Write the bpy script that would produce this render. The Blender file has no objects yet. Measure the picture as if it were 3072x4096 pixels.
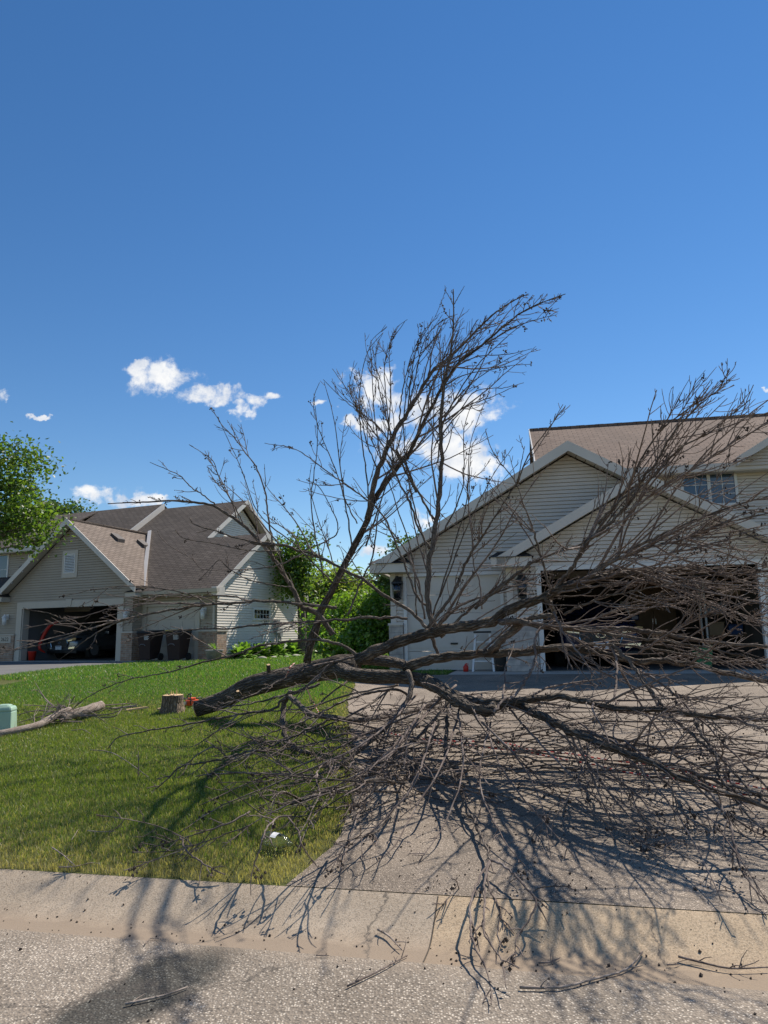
import bpy, bmesh, math, random
import numpy as np
from mathutils import Vector
random.seed(7); rng = np.random.default_rng(7)
R = math.radians
scene = bpy.context.scene
COL = scene.collection

# ------------------------------------------------------------------ camera
FPX = 2840.0; PITCH = R(9.8); ROLL = -0.017; EYE = np.array([0, 0, 1.6])
cd = bpy.data.cameras.new('camera'); cam = bpy.data.objects.new('camera', cd); COL.objects.link(cam)
cam.location = EYE; cd.sensor_fit = 'VERTICAL'; cd.sensor_height = 36.0; cd.lens = 36.0 * FPX / 4096
cd.clip_start = .05; cd.clip_end = 3000
from mathutils import Matrix
CR = Matrix.Rotation(math.pi / 2 + PITCH, 3, 'X') @ Matrix.Rotation(ROLL, 3, 'Z')
cam.rotation_euler = CR.to_euler(); scene.camera = cam
CRn = np.array(CR)

# ------------------------------------------------------------------ light
SUN_AZ, SUN_EL = 42.0, 51.0        # azimuth to the right of +Y
w = bpy.data.worlds.new('World'); scene.world = w; w.use_nodes = True
sd = bpy.data.lights.new('sun', 'SUN'); so = bpy.data.objects.new('sun', sd); COL.objects.link(so)
sd.energy = 5.0; sd.angle = R(.42); sd.color = (1, .93, .83)
sv = Vector((math.sin(R(SUN_AZ)) * math.cos(R(SUN_EL)), math.cos(R(SUN_AZ)) * math.cos(R(SUN_EL)), math.sin(R(SUN_EL))))
so.rotation_euler = sv.to_track_quat('Z', 'Y').to_euler(); so.location = (20, 20, 40)
scene.view_settings.view_transform = 'Standard'; scene.view_settings.look = 'None'
scene.view_settings.exposure = 0.30; scene.view_settings.gamma = 1
scene.cycles.use_denoising = True
scene.cycles.max_bounces = 6; scene.cycles.transparent_max_bounces = 8

def ray(x, y): return CRn @ np.array([(x - 1536) / FPX, -(y - 2048) / FPX, -1.0])
def at(x, y, Y):
    d = ray(x, y); return EYE + d * (Y / d[1])
def atz(x, y, z):
    d = ray(x, y); return EYE + d * ((z - EYE[2]) / d[2])

def world_nodes():
    nt = w.node_tree; N = nt.nodes; L = nt.links; N.clear()
    out = N.new('ShaderNodeOutputWorld'); bg = N.new('ShaderNodeBackground')
    sky = N.new('ShaderNodeTexSky'); sky.sky_type = 'NISHITA'; sky.sun_disc = False
    sky.sun_elevation = R(SUN_EL); sky.sun_rotation = R(SUN_AZ); sky.air_density = 1.0; sky.dust_density = 0.0; sky.ozone_density = 2.0
    hs = N.new('ShaderNodeHueSaturation'); hs.inputs['Hue'].default_value = .503; hs.inputs['Saturation'].default_value = 1.27; hs.inputs['Value'].default_value = .98
    L.new(sky.outputs[0], hs.inputs['Color'])
    tc = N.new('ShaderNodeTexCoord'); sp = N.new('ShaderNodeSeparateXYZ'); L.new(tc.outputs['Generated'], sp.inputs[0])
    def M(op, a, b=None, c=None, clamp=False):
        n = N.new('ShaderNodeMath'); n.operation = op; n.use_clamp = clamp
        for i, v in enumerate((a, b, c)):
            if v is None: continue
            if isinstance(v, (int, float)): n.inputs[i].default_value = v
            else: L.new(v, n.inputs[i])
        return n.outputs[0]
    yy = M('MAXIMUM', sp.outputs[1], 0.02)
    a = M('DIVIDE', sp.outputs[0], yy); b = M('DIVIDE', sp.outputs[2], yy)
    cb = N.new('ShaderNodeCombineXYZ'); L.new(a, cb.inputs[0]); L.new(b, cb.inputs[1])
    def noise(scale, det, rough, dist=0.0):
        n = N.new('ShaderNodeTexNoise'); n.inputs['Scale'].default_value = scale; n.inputs['Detail'].default_value = det
        n.inputs['Roughness'].default_value = rough; n.inputs['Distortion'].default_value = dist; L.new(cb.outputs[0], n.inputs['Vector']); return n.outputs['Fac']
    n1 = noise(13, 8, .62, .3); n2 = noise(46, 6, .65)
    # (photo x, y, half width, half height) of every cloud the photo shows, as directions on the sky
    cl = [(640, 1508, 125, 72), (540, 1470, 60, 26), (865, 1580, 140, 36), (960, 1635, 60, 30), (1030, 1590, 85, 28), (400, 1985, 130, 45), (520, 2000, 110, 30),
          (1500, 1560, 90, 90), (1470, 1490, 60, 30), (1640, 1650, 130, 80), (1870, 1640, 150, 78), (1760, 1720, 130, 60), (1560, 1700, 130, 40), (1950, 1660, 90, 40),
          (1720, 1800, 240, 50), (1900, 1830, 170, 80), (1620, 1820, 110, 36), (1400, 1690, 40, 22), (1690, 2080, 60, 40), (1280, 1620, 30, 14), (5, 1570, 28, 32), (160, 1655, 26, 10), (640, 1995, 60, 18),
          (3060, 1540, 25, 14), (1490, 2205, 60, 30), (-420, 1500, 180, 60), (3700, 1500, 230, 80), (4300, 1900, 300, 60), (-900, 1950, 300, 60)]
    wn = N.new('ShaderNodeTexNoise'); wn.inputs['Scale'].default_value = 22; wn.inputs['Detail'].default_value = 5; wn.inputs['Roughness'].default_value = .6; L.new(cb.outputs[0], wn.inputs['Vector'])
    ws = N.new('ShaderNodeSeparateColor'); L.new(wn.outputs['Color'], ws.inputs[0])
    a = M('ADD', a, M('MULTIPLY', M('SUBTRACT', ws.outputs[0], .5), .085)); b = M('ADD', b, M('MULTIPLY', M('SUBTRACT', ws.outputs[1], .5), .06))
    f = None
    for (px, py, hw, hh) in cl:
        d = ray(px, py); a0, b0 = d[0] / d[1], d[2] / d[1]
        k = 1.0 / FPX * 1.08
        da = M('MULTIPLY', M('SUBTRACT', a, a0), 1 / (hw * k)); db = M('MULTIPLY', M('SUBTRACT', b, b0), 1 / (hh * k))
        q = M('SUBTRACT', 1.0, M('ADD', M('MULTIPLY', da, da), M('MULTIPLY', db, db)))
        f = q if f is None else M('MAXIMUM', f, q)
    f = M('MAXIMUM', f, -1.5)
    dens = M('ADD', M('MULTIPLY_ADD', f, .6, -.02), M('ADD', M('MULTIPLY', M('SUBTRACT', n1, .48), 4.6), M('MULTIPLY', M('SUBTRACT', n2, .5), 1.7)))
    mr = N.new('ShaderNodeMapRange'); mr.interpolation_type = 'SMOOTHSTEP'; mr.inputs['From Min'].default_value = -.2; mr.inputs['From Max'].default_value = .8
    L.new(dens, mr.inputs['Value'])
    gate = M('GREATER_THAN', sp.outputs[1], .05)
    core = N.new('ShaderNodeMapRange'); core.inputs['From Min'].default_value = -1.2; core.inputs['From Max'].default_value = .1; L.new(f, core.inputs['Value'])
    mask = M('MULTIPLY', M('MULTIPLY', mr.outputs[0], gate), core.outputs[0])
    n3 = noise(20, 6, .6)
    cr = N.new('ShaderNodeValToRGB'); cr.color_ramp.elements[0].position = .38; cr.color_ramp.elements[0].color = (5.2, 5.7, 6.6, 1)
    cr.color_ramp.elements[1].position = .6; cr.color_ramp.elements[1].color = (7.9, 7.95, 8.0, 1); L.new(n3, cr.inputs[0])
    # unseen broken cloud added behind and high above the camera for neutral fill light
    nb = N.new('ShaderNodeTexNoise'); nb.inputs['Scale'].default_value = 2.6; nb.inputs['Detail'].default_value = 7; nb.inputs['Roughness'].default_value = .58; L.new(tc.outputs['Generated'], nb.inputs['Vector'])
    rb = N.new('ShaderNodeMapRange'); rb.interpolation_type = 'SMOOTHSTEP'; rb.inputs['From Min'].default_value = .56; rb.inputs['From Max'].default_value = .70; L.new(nb.outputs['Fac'], rb.inputs['Value'])
    back = N.new('ShaderNodeMapRange'); back.interpolation_type = 'SMOOTHSTEP'; back.inputs['From Min'].default_value = .25; back.inputs['From Max'].default_value = -.05; L.new(sp.outputs[1], back.inputs['Value'])
    mask = M('MAXIMUM', mask, M('MULTIPLY', rb.outputs[0], back.outputs[0]))
    mx = N.new('ShaderNodeMix'); mx.data_type = 'RGBA'; L.new(mask, mx.inputs['Factor']); L.new(hs.outputs[0], mx.inputs[6]); L.new(cr.outputs[0], mx.inputs[7])
    L.new(mx.outputs[2], bg.inputs['Color']); bg.inputs['Strength'].default_value = .10
    L.new(bg.outputs[0], out.inputs['Surface'])
world_nodes()

# ------------------------------------------------------------------ materials
def new_mat(name):
    m = bpy.data.materials.new(name); m.use_nodes = True; nt = m.node_tree
    return m, nt, nt.nodes, nt.links, nt.nodes['Principled BSDF']
def tex_coord(N, kind): return N.new('ShaderNodeTexCoord').outputs[kind]
def ramp(N, L, src, stops):
    r = N.new('ShaderNodeValToRGB'); e = r.color_ramp.elements
    while len(e) < len(stops): e.new(.5)
    for i, (p, c) in enumerate(stops): e[i].position = p; e[i].color = (*c, 1)
    L.new(src, r.inputs[0]); return r.outputs[0]
def mixc(N, L, fac, a, b, mode='MIX'):
    n = N.new('ShaderNodeMix'); n.data_type = 'RGBA'; n.blend_type = mode
    for s, v in ((n.inputs['Factor'], fac), (n.inputs[6], a), (n.inputs[7], b)):
        if isinstance(v, (int, float)): s.default_value = v
        elif isinstance(v, tuple): s.default_value = (*v, 1)
        else: L.new(v, s)
    return n.outputs[2]
def noise_n(N, L, vec, scale, det=4, rough=.55, out='Fac', dist=0.):
    n = N.new('ShaderNodeTexNoise'); n.inputs['Scale'].default_value = scale; n.inputs['Detail'].default_value = det
    n.inputs['Roughness'].default_value = rough; n.inputs['Distortion'].default_value = dist; L.new(vec, n.inputs['Vector']); return n.outputs[out]
def bump(N, L, b, h, strength, dist):
    n = N.new('ShaderNodeBump'); n.inputs['Strength'].default_value = strength; n.inputs['Distance'].default_value = dist
    L.new(h, n.inputs['Height']); L.new(n.outputs[0], b.inputs['Normal']); return n
def plain(name, c, rough=.5, var=.12, vs=3., metal=0., spec=.5, bs=0., bsc=60.):
    m, nt, N, L, b = new_mat(name)
    v = tex_coord(N, 'Object'); f = noise_n(N, L, v, vs, 5, .6)
    lo = tuple(x * (1 - var) for x in c); hi = tuple(min(1, x * (1 + var)) for x in c)
    L.new(ramp(N, L, f, [(.3, lo), (.7, hi)]), b.inputs['Base Color'])
    b.inputs['Roughness'].default_value = rough; b.inputs['Metallic'].default_value = metal; b.inputs['Specular IOR Level'].default_value = spec
    if bs: bump(N, L, b, noise_n(N, L, v, bsc, 4), bs, .01)
    return m
MT = {}
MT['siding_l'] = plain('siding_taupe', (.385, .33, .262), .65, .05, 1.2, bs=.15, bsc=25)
MT['siding_l_painted_sun'] = plain('siding_taupe_painted_sun', (.76, .70, .61), .65, .05, 1.2, bs=.15, bsc=25)  # taupe siding made paler: the side wall's sunlight is put into its colour
MT['siding_r'] = plain('siding_cream', (.62, .560, .500), .6, .07, 1.2, bs=.12, bsc=25)
MT['trim_l'] = plain('trim_greige', (.50, .45, .38), .5, .05, 2)
MT['trim_r'] = plain('trim_cream', (.60, .555, .50), .5, .05, 2)
MT['rake_l'] = plain('painted_board', (.60, .56, .50), .5, .06, 3)
MT['white'] = plain('white_paint', (.70, .69, .67), .4, .04, 3)
MT['black'] = plain('black_metal', (.02, .02, .02), .45, .2, 8)
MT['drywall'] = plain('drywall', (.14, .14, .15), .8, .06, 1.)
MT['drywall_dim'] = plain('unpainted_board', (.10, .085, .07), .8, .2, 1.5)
MT['concrete'] = plain('concrete_slab', (.50, .45, .38), .85, .12, 2.5, bs=.3, bsc=120)
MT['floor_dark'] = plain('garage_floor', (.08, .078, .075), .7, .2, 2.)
MT['bin'] = plain('bin_plastic', (.032, .015, .011), .75, .1, 6)
MT['bin_lid'] = plain('bin_lid_plastic', (.012, .012, .013), .75, .1, 6)
MT['yellow'] = plain('yellow_plastic', (.55, .38, .03), .5, .1, 6)
MT['red'] = plain('red_plastic', (.55, .03, .015), .4, .1, 6)
MT['orange'] = plain('orange_plastic', (.75, .10, .02), .4, .08, 10)
MT['green_box'] = plain('pedestal_plastic', (.34, .48, .36), .45, .08, 5)
MT['green_dark'] = plain('green_plastic', (.02, .16, .06), .45, .1, 5)
MT['pot'] = plain('grey_pot', (.26, .25, .25), .6, .15, 8)
MT['stone'] = plain('edging_stone', (.42, .38, .33), .85, .2, 10, bs=.5, bsc=30)
MT['rubber'] = plain('rubber', (.018, .018, .018), .8, .2, 8)
MT['chrome'] = plain('chrome', (.7, .7, .7), .18, .05, 5, metal=1.)
MT['alu'] = plain('aluminium', (.62, .62, .63), .35, .1, 8, metal=.8)
MT['wood_shelf'] = plain('wood_panel', (.20, .12, .065), .6, .2, 4)
MT['card'] = plain('cardboard', (.32, .22, .13), .8, .12, 5)
MT['box_blue'] = plain('blue_tub_plastic', (.03, .07, .18), .5, .1, 5)
MT['box_grey'] = plain('grey_tub_plastic', (.2, .2, .21), .5, .1, 5)
MT['vent'] = plain('vent_brown', (.085, .07, .06), .7, .1, 6)
MT['meter'] = plain('meter_grey', (.30, .31, .31), .5, .1, 6)
MT['lamp_glass'] = plain('frosted_glass', (.75, .77, .78), .3, .04, 6)
MT['plate'] = plain('number_plate', (.55, .62, .68), .35, .06, 30)
MT['silver'] = plain('car_paint_silver', (.20, .22, .25), .25, .03, 2, metal=.6)
MT['navy'] = plain('car_paint_navy', (.012, .02, .06), .22, .05, 2, metal=.3)
MT['loam'] = plain('bare_soil', (.07, .055, .04), .95, .25, 9, bs=.5, bsc=50)
MT['cut_wood'] = plain('cut_wood', (.62, .42, .22), .75, .18, 22, bs=.3, bsc=70)
MT['pod'] = plain('seed_pod', (.045, .032, .024), .9, .35, 60)

def mat_glass(name, c, rough=.06):
    m, nt, N, L, b = new_mat(name); v = tex_coord(N, 'Object')
    L.new(ramp(N, L, noise_n(N, L, v, 1.5, 3), [(.3, tuple(x * .8 for x in c)), (.7, c)]), b.inputs['Base Color'])
    b.inputs['Roughness'].default_value = rough; b.inputs['Specular IOR Level'].default_value = .9
    return m
MT['glass'] = mat_glass('window_glass', (.035, .07, .12)); MT['glass_dark'] = mat_glass('dark_glass', (.012, .014, .018))
def mat_clear():
    m, nt, N, L, b = new_mat('clear_plastic'); b.inputs['Transmission Weight'].default_value = 1; b.inputs['Roughness'].default_value = .08; b.inputs['IOR'].default_value = 1.25
    b.inputs['Base Color'].default_value = (.95, .97, .98, 1)
    v = tex_coord(N, 'Object'); bump(N, L, b, noise_n(N, L, v, 30, 3), .6, .01); return m
MT['clear'] = mat_clear()

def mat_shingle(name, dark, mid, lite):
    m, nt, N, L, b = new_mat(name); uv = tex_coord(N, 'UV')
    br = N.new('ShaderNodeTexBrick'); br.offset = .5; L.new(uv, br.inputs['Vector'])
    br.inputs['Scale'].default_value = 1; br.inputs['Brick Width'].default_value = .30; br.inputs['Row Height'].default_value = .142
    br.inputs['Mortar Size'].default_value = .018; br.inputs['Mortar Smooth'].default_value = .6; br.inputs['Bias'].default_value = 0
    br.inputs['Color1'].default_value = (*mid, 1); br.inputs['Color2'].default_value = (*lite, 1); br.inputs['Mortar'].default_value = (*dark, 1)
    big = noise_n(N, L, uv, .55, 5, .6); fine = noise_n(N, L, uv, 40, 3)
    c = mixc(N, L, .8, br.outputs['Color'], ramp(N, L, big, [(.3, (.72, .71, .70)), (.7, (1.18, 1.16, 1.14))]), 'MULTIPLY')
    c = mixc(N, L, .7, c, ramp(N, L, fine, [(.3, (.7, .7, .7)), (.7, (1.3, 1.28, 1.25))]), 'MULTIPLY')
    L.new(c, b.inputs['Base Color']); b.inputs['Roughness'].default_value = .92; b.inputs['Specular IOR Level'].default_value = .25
    # saw-tooth rows: each course stands proud at its lower edge
    sp = N.new('ShaderNodeSeparateXYZ'); L.new(uv, sp.inputs[0])
    mm = N.new('ShaderNodeMath'); mm.operation = 'MULTIPLY'; mm.inputs[1].default_value = 1 / .142; L.new(sp.outputs[1], mm.inputs[0])
    fr = N.new('ShaderNodeMath'); fr.operation = 'FRACT'; L.new(mm.outputs[0], fr.inputs[0])
    iv = N.new('ShaderNodeMath'); iv.operation = 'SUBTRACT'; iv.inputs[0].default_value = 1; L.new(fr.outputs[0], iv.inputs[1])
    ad = N.new('ShaderNodeMath'); ad.operation = 'MULTIPLY_ADD'; ad.inputs[1].default_value = .35; L.new(fine, ad.inputs[0]); L.new(iv.outputs[0], ad.inputs[2])
    bump(N, L, b, ad.outputs[0], 1., .012)
    return m
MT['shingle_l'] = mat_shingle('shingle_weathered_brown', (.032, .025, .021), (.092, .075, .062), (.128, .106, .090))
MT['shingle_g'] = mat_shingle('shingle_greybrown', (.07, .055, .045), (.20, .160, .130), (.26, .21, .175))
MT['shingle_r'] = mat_shingle('shingle_tan', (.060, .038, .030), (.150, .100, .076), (.195, .136, .106))
MT['shingle_d'] = mat_shingle('shingle_dark_return', (.02, .018, .018), (.045, .04, .04), (.06, .055, .053))
def mat_brick(name, cols, mortar, bw=.24, rh=.075):
    m, nt, N, L, b = new_mat(name); uv = tex_coord(N, 'UV')
    br = N.new('ShaderNodeTexBrick'); L.new(uv, br.inputs['Vector']); br.inputs['Scale'].default_value = 1
    br.inputs['Brick Width'].default_value = bw; br.inputs['Row Height'].default_value = rh; br.inputs['Mortar Size'].default_value = .006
    br.inputs['Color1'].default_value = (*cols[0], 1); br.inputs['Color2'].default_value = (*cols[1], 1); br.inputs['Mortar'].default_value = (*mortar, 1)
    c = mixc(N, L, .8, br.outputs['Color'], ramp(N, L, noise_n(N, L, uv, 7, 4), [(.3, (.65, .65, .65)), (.7, (1.3, 1.28, 1.25))]), 'MULTIPLY')
    L.new(c, b.inputs['Base Color']); b.inputs['Roughness'].default_value = .9
    iv = N.new('ShaderNodeMath'); iv.operation = 'SUBTRACT'; iv.inputs[0].default_value = 1; L.new(br.outputs['Fac'], iv.inputs[1])
    bump(N, L, b, iv.outputs[0], .8, .008); return m
MT['brick_l'] = mat_brick('brick_tan', ((.34, .20, .13), (.42, .31, .23)), (.42, .38, .33))
MT['brick_r'] = mat_brick('brick_pale', ((.40, .36, .33), (.50, .46, .42)), (.36, .33, .31), .40, .12)

def stone_mix(N, L, v, scale, base_lo, base_hi, chip, amount):
    """aggregate: random pale chips in a darker binder"""
    vo = N.new('ShaderNodeTexVoronoi'); vo.inputs['Scale'].default_value = scale; vo.inputs['Randomness'].default_value = 1; L.new(v, vo.inputs['Vector'])
    sp = N.new('ShaderNodeSeparateColor'); L.new(vo.outputs['Color'], sp.inputs[0])
    base = ramp(N, L, noise_n(N, L, v, 1.6, 6, .6), [(.3, base_lo), (.7, base_hi)])
    ch = ramp(N, L, sp.outputs[0], [(amount, (0, 0, 0)), (min(.99, amount + .22), (1, 1, 1))])
    sz = ramp(N, L, vo.outputs['Distance'], [(.30, (1, 1, 1)), (.5, (0, 0, 0))])
    f = N.new('ShaderNodeMath'); f.operation = 'MULTIPLY'; L.new(ch, f.inputs[0]); L.new(sz, f.inputs[1])
    c = mixc(N, L, f.outputs[0], base, chip)
    dk = ramp(N, L, sp.outputs[1], [(.0, (.55, .55, .55)), (.5, (1.05, 1.04, 1.02))])
    return mixc(N, L, .85, c, dk, 'MULTIPLY'), vo.outputs['Distance']
def wear(N, L, v, c, crack_scale, lo=.78, hi=1.14):
    c = mixc(N, L, .9, c, ramp(N, L, noise_n(N, L, v, .9, 6, .62), [(.32, (lo, lo, lo * .98)), (.68, (hi, hi * .99, hi * .97))]), 'MULTIPLY')
    cr = N.new('ShaderNodeTexVoronoi'); cr.feature = 'DISTANCE_TO_EDGE'; cr.inputs['Scale'].default_value = crack_scale
    mv = N.new('ShaderNodeVectorMath'); mv.operation = 'MULTIPLY_ADD'; mv.inputs[1].default_value = (.3, .3, .0); L.new(noise_n(N, L, v, 5, 6, .7, 'Color'), mv.inputs[0]); L.new(v, mv.inputs[2]); L.new(mv.outputs[0], cr.inputs['Vector'])
    return mixc(N, L, ramp(N, L, cr.outputs['Distance'], [(.0, (.8, .8, .8)), (.0045, (0, 0, 0))]), c, (.07, .06, .05))
def mat_street():
    m, nt, N, L, b = new_mat('street_asphalt'); v = tex_coord(N, 'Object')
    c, h = stone_mix(N, L, v, 85, (.20, .166, .132), (.285, .240, .195), (.61, .54, .455), .54)
    # oil stain: an irregular dark patch of its own
    mp = N.new('ShaderNodeVectorMath'); mp.operation = 'SUBTRACT'; p = atz(600, 3960, 0); mp.inputs[1].default_value = (p[0], p[1], 0); L.new(v, mp.inputs[0])
    n = noise_n(N, L, v, 3.5, 5, .6, 'Color'); nn = N.new('ShaderNodeVectorMath'); nn.operation = 'MULTIPLY_ADD'; nn.inputs[1].default_value = (.30, .30, 0); L.new(n, nn.inputs[0]); L.new(mp.outputs[0], nn.inputs[2])
    s2 = N.new('ShaderNodeVectorMath'); s2.operation = 'SUBTRACT'; s2.inputs[1].default_value = (.15, .15, 0); L.new(nn.outputs[0], s2.inputs[0])
    r0 = N.new('ShaderNodeMapping'); r0.inputs['Rotation'].default_value = (0, 0, R(-62)); L.new(s2.outputs[0], r0.inputs[0])
    rt = N.new('ShaderNodeMapping'); rt.inputs['Scale'].default_value = (1 / .72, 1 / .25, 0); L.new(r0.outputs[0], rt.inputs[0])
    ln = N.new('ShaderNodeVectorMath'); ln.operation = 'LENGTH'; L.new(rt.outputs[0], ln.inputs[0])
    f = ramp(N, L, ln.outputs['Value'], [(.66, (.97, .97, .97)), (1.10, (0, 0, 0))])
    c = mixc(N, L, f, c, (.26, .29, .31), 'MULTIPLY')
    c = wear(N, L, v, c, .42)
    # fine dirt washed against the gutter, and hairline cracks
    sp = N.new('ShaderNodeSeparateXYZ'); L.new(v, sp.inputs[0])
    s_ = N.new('ShaderNodeMath'); s_.operation = 'MULTIPLY_ADD'; s_.inputs[1].default_value = .217; L.new(sp.outputs[0], s_.inputs[0]); L.new(sp.outputs[1], s_.inputs[2])
    g = N.new('ShaderNodeMath'); g.operation = 'MULTIPLY_ADD'; g.inputs[1].default_value = .35; L.new(noise_n(N, L, v, 2.3, 5), g.inputs[0]); L.new(s_.outputs[0], g.inputs[2])
    dirt = ramp(N, L, g.outputs[0], [(3.93, (0, 0, 0)), (4.08, (1, 1, 1))])
    mr = N.new('ShaderNodeMapRange'); mr.inputs['From Min'].default_value = 3.86; mr.inputs['From Max'].default_value = 4.08; mr.inputs['To Max'].default_value = .75; L.new(g.outputs[0], mr.inputs['Value'])
    c = mixc(N, L, mr.outputs[0], c, (.30, .24, .18))
    L.new(c, b.inputs['Base Color']); b.inputs['Roughness'].default_value = .9; b.inputs['Specular IOR Level'].default_value = .3
    bump(N, L, b, h, .9, .006); return m
MT['street'] = mat_street()
def mat_drive():
    m, nt, N, L, b = new_mat('driveway_asphalt'); v = tex_coord(N, 'Object')
    c, h = stone_mix(N, L, v, 110, (.185, .148, .116), (.285, .233, .184), (.56, .47, .38), .58)
    c = wear(N, L, v, c, .30, .72, 1.2)
    L.new(c, b.inputs['Base Color']); b.inputs['Roughness'].default_value = .9; b.inputs['Specular IOR Level'].default_value = .35
    bump(N, L, b, h, .9, .005); return m
MT['drive'] = mat_drive()
MT['drive_far'] = plain('driveway_far_asphalt', (.13, .125, .12), .9, .15, 1.2)
def mat_curb():
    m, nt, N, L, b = new_mat('curb_concrete'); v = tex_coord(N, 'UV'); ob = tex_coord(N, 'Object')
    c, h = stone_mix(N, L, ob, 150, (.36, .285, .205), (.475, .38, .28), (.54, .46, .36), .62)
    sp = N.new('ShaderNodeSeparateXYZ'); L.new(v, sp.inputs[0])
    # newer, cleaner slabs to the right of a joint
    fr = ramp(N, L, sp.outputs[0], [(0, (1, 1, 1)), (1, (1, 1, 1))])
    gt = N.new('ShaderNodeMath'); gt.operation = 'GREATER_THAN'; gt.inputs[1].default_value = .28; L.new(sp.outputs[0], gt.inputs[0])
    c = mixc(N, L, gt.outputs[0], c, (1.16, 1.09, .97), 'MULTIPLY')
    # gutter dirt (v coordinate = distance from the street edge)
    g = N.new('ShaderNodeMath'); g.operation = 'MULTIPLY_ADD'; g.inputs[1].default_value = .22; L.new(noise_n(N, L, ob, 4, 6, .65), g.inputs[0]); L.new(sp.outputs[1], g.inputs[2])
    mr = N.new('ShaderNodeMapRange'); mr.inputs['From Min'].default_value = .44; mr.inputs['From Max'].default_value = .26; mr.inputs['To Max'].default_value = .85; L.new(g.outputs[0], mr.inputs['Value'])
    c = mixc(N, L, mr.outputs[0], c, (.235, .180, .130))
    # cracks
    cr = N.new('ShaderNodeTexVoronoi'); cr.feature = 'DISTANCE_TO_EDGE'; cr.inputs['Scale'].default_value = .62; cr.inputs['Randomness'].default_value = 1
    dn = noise_n(N, L, ob, 9, 5, .7, 'Color'); mv = N.new('ShaderNodeVectorMath'); mv.operation = 'MULTIPLY_ADD'; mv.inputs[1].default_value = (.16, .16, .16); L.new(dn, mv.inputs[0]); L.new(ob, mv.inputs[2]); L.new(mv.outputs[0], cr.inputs['Vector'])
    ce = ramp(N, L, cr.outputs['Distance'], [(.0, (1, 1, 1)), (.006, (0, 0, 0))])
    c = mixc(N, L, ce, c, (.12, .10, .08))
    L.new(c, b.inputs['Base Color']); b.inputs['Roughness'].default_value = .9; b.inputs['Specular IOR Level'].default_value = .3
    bump(N, L, b, h, .35, .002); return m
MT['curb'] = mat_curb()
def mat_lawn():
    m, nt, N, L, b = new_mat('lawn_soil'); v = tex_coord(N, 'Object')
    c = ramp(N, L, noise_n(N, L, v, 2.5, 6, .65), [(.3, (.07, .085, .025)), (.7, (.13, .13, .05))])
    L.new(c, b.inputs['Base Color']); b.inputs['Roughness'].default_value = 1; b.inputs['Specular IOR Level'].default_value = .1
    bump(N, L, b, noise_n(N, L, v, 60, 4), .8, .02); return m
MT['lawn'] = mat_lawn()
def mat_leafy(name, lo, hi, trans=.35, attr=False, scale=1.2):
    m, nt, N, L, b = new_mat(name); N.remove(b)
    if attr:
        a = N.new('ShaderNodeAttribute'); a.attribute_name = 'tint'; c = a.outputs['Color']
    else:
        a = N.new('ShaderNodeAttribute'); a.attribute_name = 'tint'
        c0 = ramp(N, L, noise_n(N, L, tex_coord(N, 'Object'), scale, 3), [(.3, lo), (.7, hi)])
        c = mixc(N, L, 1., c0, a.outputs['Color'], 'MULTIPLY')
    d = N.new('ShaderNodeBsdfDiffuse'); t = N.new('ShaderNodeBsdfTranslucent'); g = N.new('ShaderNodeBsdfGlossy'); g.inputs['Roughness'].default_value = .45
    L.new(c, d.inputs['Color'])
    tw = mixc(N, L, 1., c, (1.6, 1.7, .7), 'MULTIPLY'); L.new(tw, t.inputs['Color'])
    ms = N.new('ShaderNodeMixShader'); ms.inputs[0].default_value = trans; L.new(d.outputs[0], ms.inputs[1]); L.new(t.outputs[0], ms.inputs[2])
    m2 = N.new('ShaderNodeMixShader'); m2.inputs[0].default_value = .05; L.new(ms.outputs[0], m2.inputs[1]); L.new(g.outputs[0], m2.inputs[2])
    L.new(m2.outputs[0], N['Material Output'].inputs['Surface']); return m
MT['grass'] = mat_leafy('grass_blades', None, None, .45, True)
MT['leaf_maple'] = mat_leafy('leaf_maple', (.075, .135, .025), (.14, .22, .038), .5)
MT['leaf_willow'] = mat_leafy('leaf_willow', (.17, .23, .06), (.25, .32, .09), .5)
MT['leaf_shrub'] = mat_leafy('leaf_shrub', (.11, .20, .03), (.18, .29, .045), .5)
MT['leaf_dark'] = mat_leafy('leaf_dark', (.055, .10, .03), (.09, .15, .045), .4)
MT['leaf_hosta'] = mat_leafy('leaf_hosta', (.13, .24, .04), (.22, .36, .07), .45)
def mat_bark(name, lo, hi, hi2, scale=1., bs=1., bd=.02):
    m, nt, N, L, b = new_mat(name); uv = tex_coord(N, 'UV'); ob = tex_coord(N, 'Object')
    mp = N.new('ShaderNodeMapping'); mp.inputs['Scale'].default_value = (1.0, .22, 1); L.new(uv, mp.inputs[0])
    vo = N.new('ShaderNodeTexVoronoi'); vo.feature = 'DISTANCE_TO_EDGE'; vo.inputs['Scale'].default_value = 38 * scale; L.new(mp.outputs[0], vo.inputs['Vector'])
    ridge = ramp(N, L, vo.outputs['Distance'], [(.0, (0, 0, 0)), (.25, (1, 1, 1))])
    c0 = ramp(N, L, noise_n(N, L, ob, 5, 5, .65), [(.3, lo), (.55, hi), (.75, hi2)])
    c = mixc(N, L, .7, c0, ramp(N, L, ridge, [(0, (.45, .42, .40)), (1, (1.15, 1.12, 1.1))]), 'MULTIPLY')
    L.new(c, b.inputs['Base Color']); b.inputs['Roughness'].default_value = .9; b.inputs['Specular IOR Level'].default_value = .25
    h = N.new('ShaderNodeMath'); h.operation = 'MULTIPLY_ADD'; h.inputs[1].default_value = .5; L.new(noise_n(N, L, ob, 60, 4), h.inputs[0]); L.new(ridge, h.inputs[2])
    bump(N, L, b, h.outputs[0], bs, bd); return m
MT['bark'] = mat_bark('bark_trunk', (.10, .08, .062), (.17, .14, .11), (.31, .27, .225), .8, 1., .035)
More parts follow.
